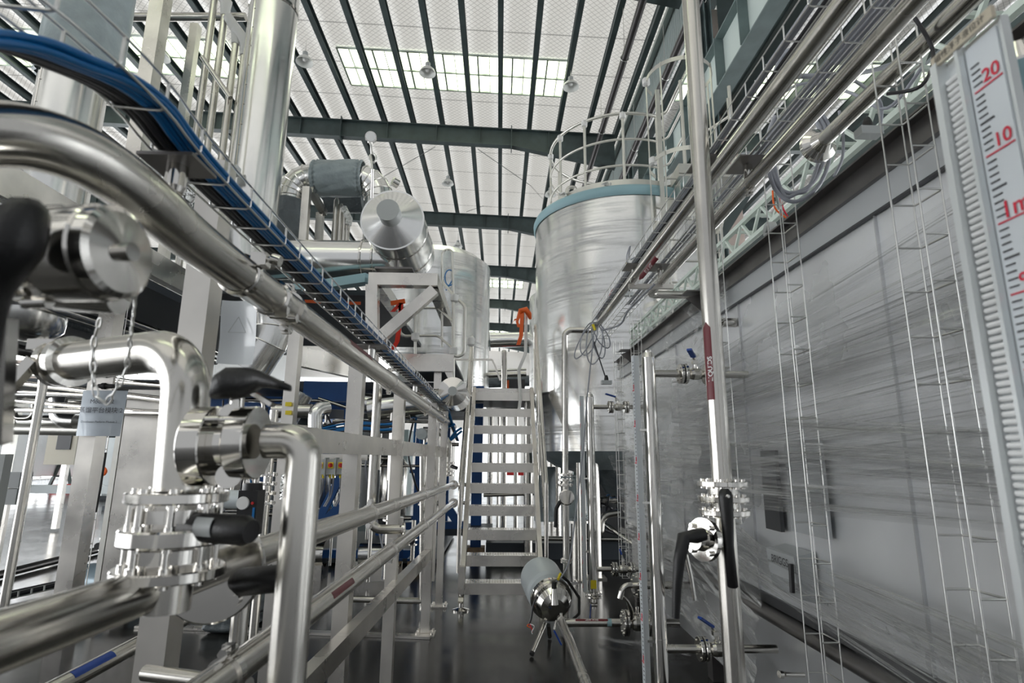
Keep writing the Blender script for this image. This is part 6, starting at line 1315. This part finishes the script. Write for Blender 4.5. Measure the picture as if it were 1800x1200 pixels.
for k, (x0_, y0_, x1_, y1_, yy) in enumerate(((585, 740, 640, 738, 6.5), (585, 760, 632, 757, 6.5), (480, 745, 560, 752, 6), (700, 740, 780, 742, 6.6), (560, 700, 640, 726, 6.9))):
    one(MB().tube([AY(x0_, y0_, yy), AY(x1_, y1_, yy)], .02, 10), 'thin_pipe', 'pipe', '%s thin horizontal pipe in the background between the rack posts' % ORD[k], 'pipe', 'thin background pipes')
for k in range(7):
    rr = random.Random(60 + k); y0_ = 742 + 3 * k
    cable('blue cable of the sagging bunch behind the nearest rack post, %s from top' % ORD[k], [AY(565, y0_ + 8, 5.6), AY(600, y0_ + rr.uniform(-3, 4), 5.6), AY(640, y0_ - 3, 5.6), AY(672, y0_ + rr.uniform(-3, 3), 5.6), AY(706, y0_ - 4, 5.6)], .011, 'bluecable' if k % 3 else 'blackcable', 'sagging blue cable bunch')
for k, P in enumerate(([(733, 720), (729, 760), (727, 800)], [(738, 790), (752, 778), (770, 760), (800, 745)], [(770, 800), (785, 780), (800, 760), (812, 752)], [(738, 770), (740, 785), (732, 800)], [(765, 792), (790, 775), (812, 757)])):
    cable('bright blue cable near the far rack posts, %s' % ('vertical one', 'long rising one', 'lowest rising one', 'short one at the round instrument', 'steep one below the tray end')[k], [AY(a, b_, 6.6) for a, b_ in P], .014, 'bluecable', 'blue cables by the far rack posts')
for k, (a, b_) in enumerate((((752, 782), (746, 790)), ((778, 768), (784, 765)), ((740, 786), (736, 796)))): one(MB().tube([AY(*a, 6.5), AY(*b_, 6.5)], .018, 8), 'cable_marker', 'yellow', ['middle', 'right', 'left'][k] + ' yellow marker on the blue cables near the far rack posts', 'cable marker')
# low things behind the rack
def bag(label, px, py, y, sx, sy, sz, m='clothd', seed=0):
    c = AZ(px, py, 0) if y is None else AY(px, py, y); rnd = random.Random(seed); ph = [rnd.uniform(0, 6) for _ in range(4)]
    def fn(u_, v_):
        a = 2 * PI * u_; b2 = PI * (v_ - .5); sg = lambda q, e: math.copysign(abs(q) ** e, q); w_ = 1 + .05 * math.sin(5 * a + ph[0]) + .04 * math.sin(9 * b2 + ph[1])
        return c + V((sx * w_ * sg(math.cos(b2), .5) * sg(math.cos(a), .6), sy * w_ * sg(math.cos(b2), .5) * sg(math.sin(a), .6), sz * (1 + sg(math.sin(b2), .6)) * w_))
    return one(MB().grid(fn, 36, 18), 'insulation_bundle', m, label, 'insulation bundle', 'insulation bundles on the floor')
bag('slate insulation bundle lying on the floor under the long side pipes, left one', 400, 1105, None, .17, .2, .09, seed=1)
bag('slate insulation bundle on the floor, right one with a pale strap', 440, 1092, None, .16, .2, .08, seed=2)
bag('slate insulation bundle stacked on the two floor bundles', 425, 1075, 4.9, .22, .18, .07, seed=3)
one(MB().tube([AZ(392, 1130, .02), AZ(455, 1118, .02)], .16, 3), 'steel_offcut', 'tube', 'small steel offcut on the floor before the insulation bundles', 'offcut') if 0 else None
rc = AZ(150, 1052, 0); rc2 = AZ(252, 1048, 0)
t = T('covered_pipe_spool', 'pipe spool in printed blue-grey protective film lying on the floor at left', 'pipe spool', rc)
c0_, c1_ = V((rc.x, rc.y, .18)), V((rc2.x, rc.y - .1, .18))
MB().cyl(c0_, c1_, .18, 32).build('film_cover', 'filmcover', t); MB().lathe(c1_, (1, 0, 0), [(0, .185), (.02, .185), (.02, .14), (.0, .14)], 32).build('end_ring', 'brown', t)
for dx in (.35, .62): MB().lathe(c0_ + (c1_ - c0_) * dx, (1, 0, 0), [(0, .1812), (.012, .1812)], 32, caps=False).build('printed_ring', 'bluecable', t)
f_ = onpipe(c0_ + (c1_ - c0_) * .5, (1, 0, 0), (0, -1, .4), .1815)
MB().add([f_(a, b_) for a, b_ in ((-.01, -.05), (.01, -.05), (.01, .03), (.03, .03), (0, .06), (-.03, .03), (-.01, .03))], [(0, 1, 2, 6), (3, 4, 5)]).build('printed_arrow', 'bluecable', t)
one(MB().tube([AZ(-40, 1020, .06), AZ(255, 945, .06)], .05, 4), 'cable_duct', 'darkbeam', 'dark grey cable duct lying across the floor at left, farther one', 'cable duct')
tray('floor_cable_tray', 'wire cable tray lying along the floor at left below the cable duct', [AZ(-60, 1070, .05), AZ(240, 1000, .05)], .12, .06, (.3, 1, 0), (0, 0, 1), .14, r=.006, nb=3, cat='cable tray')
one(MB().tube([AZ(-60, 1062, .07), AZ(240, 996, .07)], .04, 8), 'cable', 'blackcable', 'thick black cable in the floor cable tray at left', 'cable')
# junction boxes at left edge
for k, (px, py) in enumerate(((26, 843), (20, 872))):
    one(MB().box(AY(px, py, 7.5), (.28, .2, .19)), 'junction_box', 'box', ['upper', 'lower'][k] + ' grey junction box on legs near the left edge', 'junction box')
for k, px in enumerate((6, 36)): one(MB().box((AY(px, 890, 7.5).x, 7.55, .6), (.05, .05, 1.2)), 'stand_leg', 'tube', ['left', 'right'][k] + ' leg of the junction box stand at the left edge', 'leg')
# far left background
one(MB().grid(lambda u_, v_: V((-19.0 + .12 * math.sin(40 * u_ + 3 * v_), 14 + 24 * u_, .6 + 3.3 * v_)), 160, 12), 'dust_sheet', 'sheet', 'long white dust sheet hanging along the far left wall', 'sheet')
for k in range(4):
    one(MB().box((-18.3, 17 + 4.2 * k, .15), (.3, 2.1, .25)), 'floor_barrier', ('redpl', 'wallp')[k % 2], ['red floor barrier piece far left, nearest', 'white floor barrier piece far left after the nearest red one', 'red floor barrier piece far left, farther', 'white floor barrier piece far left, farthest'][k], 'barrier')
t = T('trestle', 'dark A-shaped trestle far left in front of the white sheet', 'trestle', AZ(104, 862, 0)); p = AZ(104, 862, 0)
MB().beam(p + V((-.5, 0, 0)), p + V((0, 0, 1.6)), .1, .1).beam(p + V((.5, 0, 0)), p + V((0, 0, 1.6)), .1, .1).beam(p + V((-.3, 0, .6)), p + V((.3, 0, .6)), .08, .08).build('legs', 'green', t)
MB().box(p + V((0, 0, 1.9)), (.9, .5, .7)).build('top_box', 'greenl', t)
t = T('control_cabinet', 'beige cabinet with a dark window far left behind the module sign', 'cabinet', AZ(126, 830, 0)); p = AY(122, 777, 12)
MB().box(p, (.6, .4, .9)).build('housing', 'beige', t); MB().box(p + V((.05, -.21, .05)), (.28, .02, .4)).build('window', 'darkpanel', t)
MB().box((p.x, 12, p.z * .5 - .2), (.1, .1, p.z - .5)).build('stand', 'tube', t)
one(MB().box(AY(60, 668, 12), (3.2, .3, .8)), 'pink_wall_panel', 'pink', 'pinkish panel strip high at far left above the service pipes', 'panel')
for k, (y_, r_, m_) in enumerate(((690, .10, 'clad'), (702, .05, 'pipe'), (752, .09, 'rail'), (738, .10, 'clad'))):
    one(MB().tube([AY(-60, y_, 9 + .1 * k), AY(250, y_ + 6, 9 + .1 * k)], r_, 14), 'service_pipe', m_, ['uppermost cladded pipe crossing behind the slim pole at far left', 'thin steel pipe just under the uppermost one at far left', 'pale lowest pipe crossing at far left', 'cladded pipe crossing at far left above the pale lowest one'][k], 'pipe')
t = T('pipe_elbow', 'cladded elbow turning down behind the slim pole at far left', 'duct', AY(105, 720, 8.8))
MB().tube([AY(102, 700, 8.8), AY(102, 738, 8.8), AY(135, 740, 8.8)], .12, 18, bend=.2, seg=4).build('cladding', 'clad', t)
one(MB().tube([AY(25, 715, 8.9), AY(25, 735, 8.9), AY(60, 735, 8.9), AY(60, 710, 8.9)], .04, 12, bend=.1), 'u_pipe', 'pipe', 'small U-shaped pipe loop at far left below the service pipes', 'pipe')
for k, px in enumerate((28, 45, 68, 96)): one(MB().tube([AY(px, 655, 8.8), AY(px - 2, 690, 8.8)], .03 + .02 * (k % 2), 10), 'pipe_stub', 'rail', '%s short vertical stub above the far left service pipes, from the left' % ORD[k], 'pipe')
one(MB().box(AY(175, 860, 20), (5, .5, .25)), 'white_pipe_stack', 'motor', 'pale long pipes on stands far away beyond the sign post', 'pipes')
one(MB().tube([AY(180 + 6 * math.cos(a), 828 + 6 * math.sin(a), 20) for a in [2 * PI * j / 14 for j in range(14)]], .05, 8, closed=True), 'life_ring', 'orange', 'small orange ring hanging far away beyond the sign post', 'ring')
# lower left foreground: low pipe with blue label
t = T('low_pipe', 'low pipe at the bottom left corner with a dark blue label', 'pipe', AZ(180, 1190, .3))
pa, pb = AX(115, 1200, -1.4), AX(255, 1125, -1.4)
MB().tube([pa + (pa - pb) * .5, pb + (pb - pa) * 1.4], .03, 16).build('pipe_run', 'pipe', t)
patch(pa.lerp(pb, .25), pb - pa, (.6, -.2, .8), .0305, .2, .03, 'handleblue', 'sticker', t, 'dark blue label')
pipe('short round tube joining the near square post to the lower side pipe clamp', [(-.84, 1.5, AY(345, 1182, 1.5).z), (-.56, 1.42, AY(345, 1182, 1.5).z)], .018)

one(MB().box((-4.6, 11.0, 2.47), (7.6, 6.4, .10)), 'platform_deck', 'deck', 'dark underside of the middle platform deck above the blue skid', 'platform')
for k, (x, y, wd_, h_) in enumerate(((-9.5, 17, 2.6, 2.4), (-6.6, 18.5, 2.2, 2.9), (-3.9, 19.5, 1.8, 2.3), (-12.5, 21, 2.4, 2.0))):
    t = T('covered_machine', ['machine crate with pale cover far behind the blue skid, left of middle', 'tall dark blue machine far behind the skid', 'grey machine far behind the skid, nearest the stair', 'low pale machine far left beyond the skid'][k], 'machine', (x, y, 0))
    MB().box((x, y, h_ / 2 + .1), (wd_, 1.2, h_)).box((x + .3, y - .62, h_ * .6), (wd_ * .4, .05, h_ * .4)).build('housing', ('box', 'blue', 'greenl', 'motor')[k], t); MB().box((x, y, .06), (wd_ + .2, 1.3, .12)).build('base', 'deck', t)
# =============================================================== PROCESS SKID BEHIND THE RACK
t = T('process_skid', 'dark blue framed process skid standing behind the pipe rack', 'skid', (-3.2, 9, 0))
for x in (-4.6, -3.4, -2.2, -1.0): MB().box((x, 8.6, 1.2), (.12, .12, 2.3)).build('post', 'blue', t)
for x in (-4.6, -2.2, -1.0): MB().box((x, 11.0, 1.2), (.12, .12, 2.3)).build('post', 'blue', t)
for z in (.12, 2.3): MB().box((-2.8, 8.6, z), (3.8, .14, .16)).build('cross_beam', 'blue', t)
MB().box((-2.8, 10, .06), (3.9, 3.0, .06)).build('drip_tray', 'deck', t)
for k, (x, y, r_, h, m_) in enumerate(((-4.1, 9.2, .32, 1.5, 'tube'), (-2.9, 9.6, .26, 1.7, 'clad'), (-1.7, 9.4, .22, 1.2, 'pipe'), (-3.6, 10.4, .35, 1.9, 'clothd'), (-2.2, 10.6, .3, 1.8, 'box'))):
    tt = T('process_vessel', ['steel vessel on the blue skid, leftmost', 'bright cladded vessel in the middle of the blue skid', 'slim steel vessel on the blue skid near the last rack posts', 'slate covered vessel at the back of the blue skid', 'grey vessel at the back of the blue skid towards the stair'][k], 'vessel', (x, y, .1))
    MB().lathe((x, y, .35), (0, 0, 1), [(0, r_ * .3), (.1, r_), (h - .15, r_), (h - .05, r_ * .6), (h, .02)], 32, sharp=False).build('shell', m_, tt)
    for a in (0, 2.1, 4.2): MB().cyl((x + r_ * .7 * math.cos(a), y + r_ * .7 * math.sin(a), .09), (x + r_ * .7 * math.cos(a), y + r_ * .7 * math.sin(a), .55), .025, 8).build('leg', 'tube', tt)
    flange(tt, (x, y, .35 + h), (0, 0, 1), .09, .02, 6); MB().cyl((x, y, .35 + h), (x, y, 2.35), .035, 10).build('outlet_pipe', 'pipe', tt)
rr = random.Random(11)
sz = ['pale', 'dull', 'bright', 'thin', 'short', 'long']
for k in range(16):
    x = -5.0 + 4.2 * k / 16 + rr.uniform(-.1, .1); y = rr.uniform(7.0, 8.4); r_ = rr.uniform(.018, .04); z1 = rr.uniform(1.3, 2.3)
    one(MB().tube([(x, y, .05), (x, y, z1), (x + rr.choice((-.4, .4)), y, z1)], r_, 10, bend=.08), 'riser_pipe', 'pipe' if k % 4 else 'clothd', '%s steel riser pipe in front of the blue skid, counting from the left' % ORD[k], 'pipe', 'riser pipes of the skid')
for k in range(14):
    x0_ = rr.uniform(-4.8, -2.4); y = rr.uniform(6.9, 8.3); z = rr.uniform(.3, 2.2); l = rr.uniform(.8, 1.9)
    one(MB().tube([(x0_, y, z), (x0_ + l, y, z), (x0_ + l, y + .3, z)], rr.uniform(.015, .035), 10, bend=.06), 'header_pipe', 'pipe', '%s horizontal header pipe in front of the blue skid' % ORD[k], 'pipe', 'header pipes of the skid')
for k in range(9):
    x = -4.7 + .45 * k; y = 7.2 + .25 * (k % 3); z = .45 + .38 * (k % 4)
    tt = T('skid_valve', '%s small flanged valve among the skid pipes, counting from the left' % ORD[k], 'valve', (x, y, z), 'small valves of the skid')
    for dz in (-.06, 0, .06): MB().lathe((x, y, z + dz), (0, 0, 1), [(0, .065), (.02, .065)], 16).build('flange', 'shiny', tt)
    MB().cyl((x, y, z - .25), (x, y, z + .25), .03, 12).build('body', 'pipe', tt); MB().lathe((x, y - .05, z), (0, -1, 0), [(0, .04), (.08, .04)], 14).build('actuator_head', 'box' if k % 2 else 'black', tt)
for k in range(10):
    P = [V((-4.8 + .42 * k, 7.0 + .1 * (k % 4), 2.2 - .1 * (k % 3)))]
    for j in range(4): P.append(P[-1] + V((rr.uniform(-.2, .25), rr.uniform(-.05, .1), rr.uniform(-.6, -.25))))
    P[-1].z = max(P[-1].z, .1)
    cable('%s hanging cable in front of the blue skid, counting from the left' % ORD[k], P, .012, ('blackcable', 'bluecable', 'greycable')[k % 3], 'hanging cables of the skid')
for k in range(3):
    x = (-3.9, -2.7, -1.75)[k]; y = 7.6
    tt = T('skid_pump', ('left', 'middle', 'right')[k] + ' pump with motor on the floor in front of the blue skid', 'pump', (x, y, .0))
    MB().cyl((x, y, .3), (x + .4, y, .3), .13, 20).build('motor', ('black', 'motor', 'clad')[k], tt); MB().cyl((x + .4, y, .3), (x + .52, y, .3), .16, 20).build('pump_head', 'shiny', tt); MB().box((x + .22, y, .09), (.6, .3, .18)).build('base', 'tube', tt)

for k, px in enumerate((16, 222)):
    p = AY(px, 760, 9.2); one(MB().box((p.x, 9.25, AY(px, 684, 9.2).z / 2), (.12, .12, AY(px, 684, 9.2).z)).box((p.x, 9.15, AY(px, 690, 9.2).z - .2), (.3, .3, .06)), 'rack_post', 'rail', ['pale rack post carrying the far left service pipes, left one', 'pale rack post carrying the far left service pipes, right one'][k], 'post')
a = AY(559, 800, 4.98)
for k, px in enumerate((559, 630)):
    p = AY(px, 800, 5.02); one(MB().box((p.x, 5.05, p.z / 2), (.04, .03, p.z)), 'rail_stand', 'tube', ['left', 'right'][k] + ' thin stand holding the isolator box rail', 'stand')
for k, (y_, z_) in enumerate(((4.6, 3.25), (8.6, 3.6), (12.5, 3.2))):
    one(MB().beam((2.6, y_, z_), (4.2, y_ + .2, z_ + 2.4), .14, .14), 'steel_strut', 'green', ['nearest', 'middle', 'farthest'][k] + ' dark steel strut leaning behind the overhead trays at right', 'strut')

def fb(u_, v_):
    a = 2 * PI * u_; b2 = PI * (v_ - .5); w_ = 1 + .07 * math.sin(7 * a + 3 * v_) + .05 * math.sin(17 * b2 + 5 * a) + .03 * math.sin(31 * a + 23 * b2)
    return AY(288, 322, 4.6) + V((.27 * w_ * math.cos(b2) * math.cos(a), .25 * w_ * math.cos(b2) * math.sin(a), .24 * w_ * math.sin(b2)))
one(MB().grid(fb, 60, 40), 'film_wrapped_bundle', 'foil', 'round bundle wrapped in crinkled clear film behind the tray support at upper left', 'bundle')
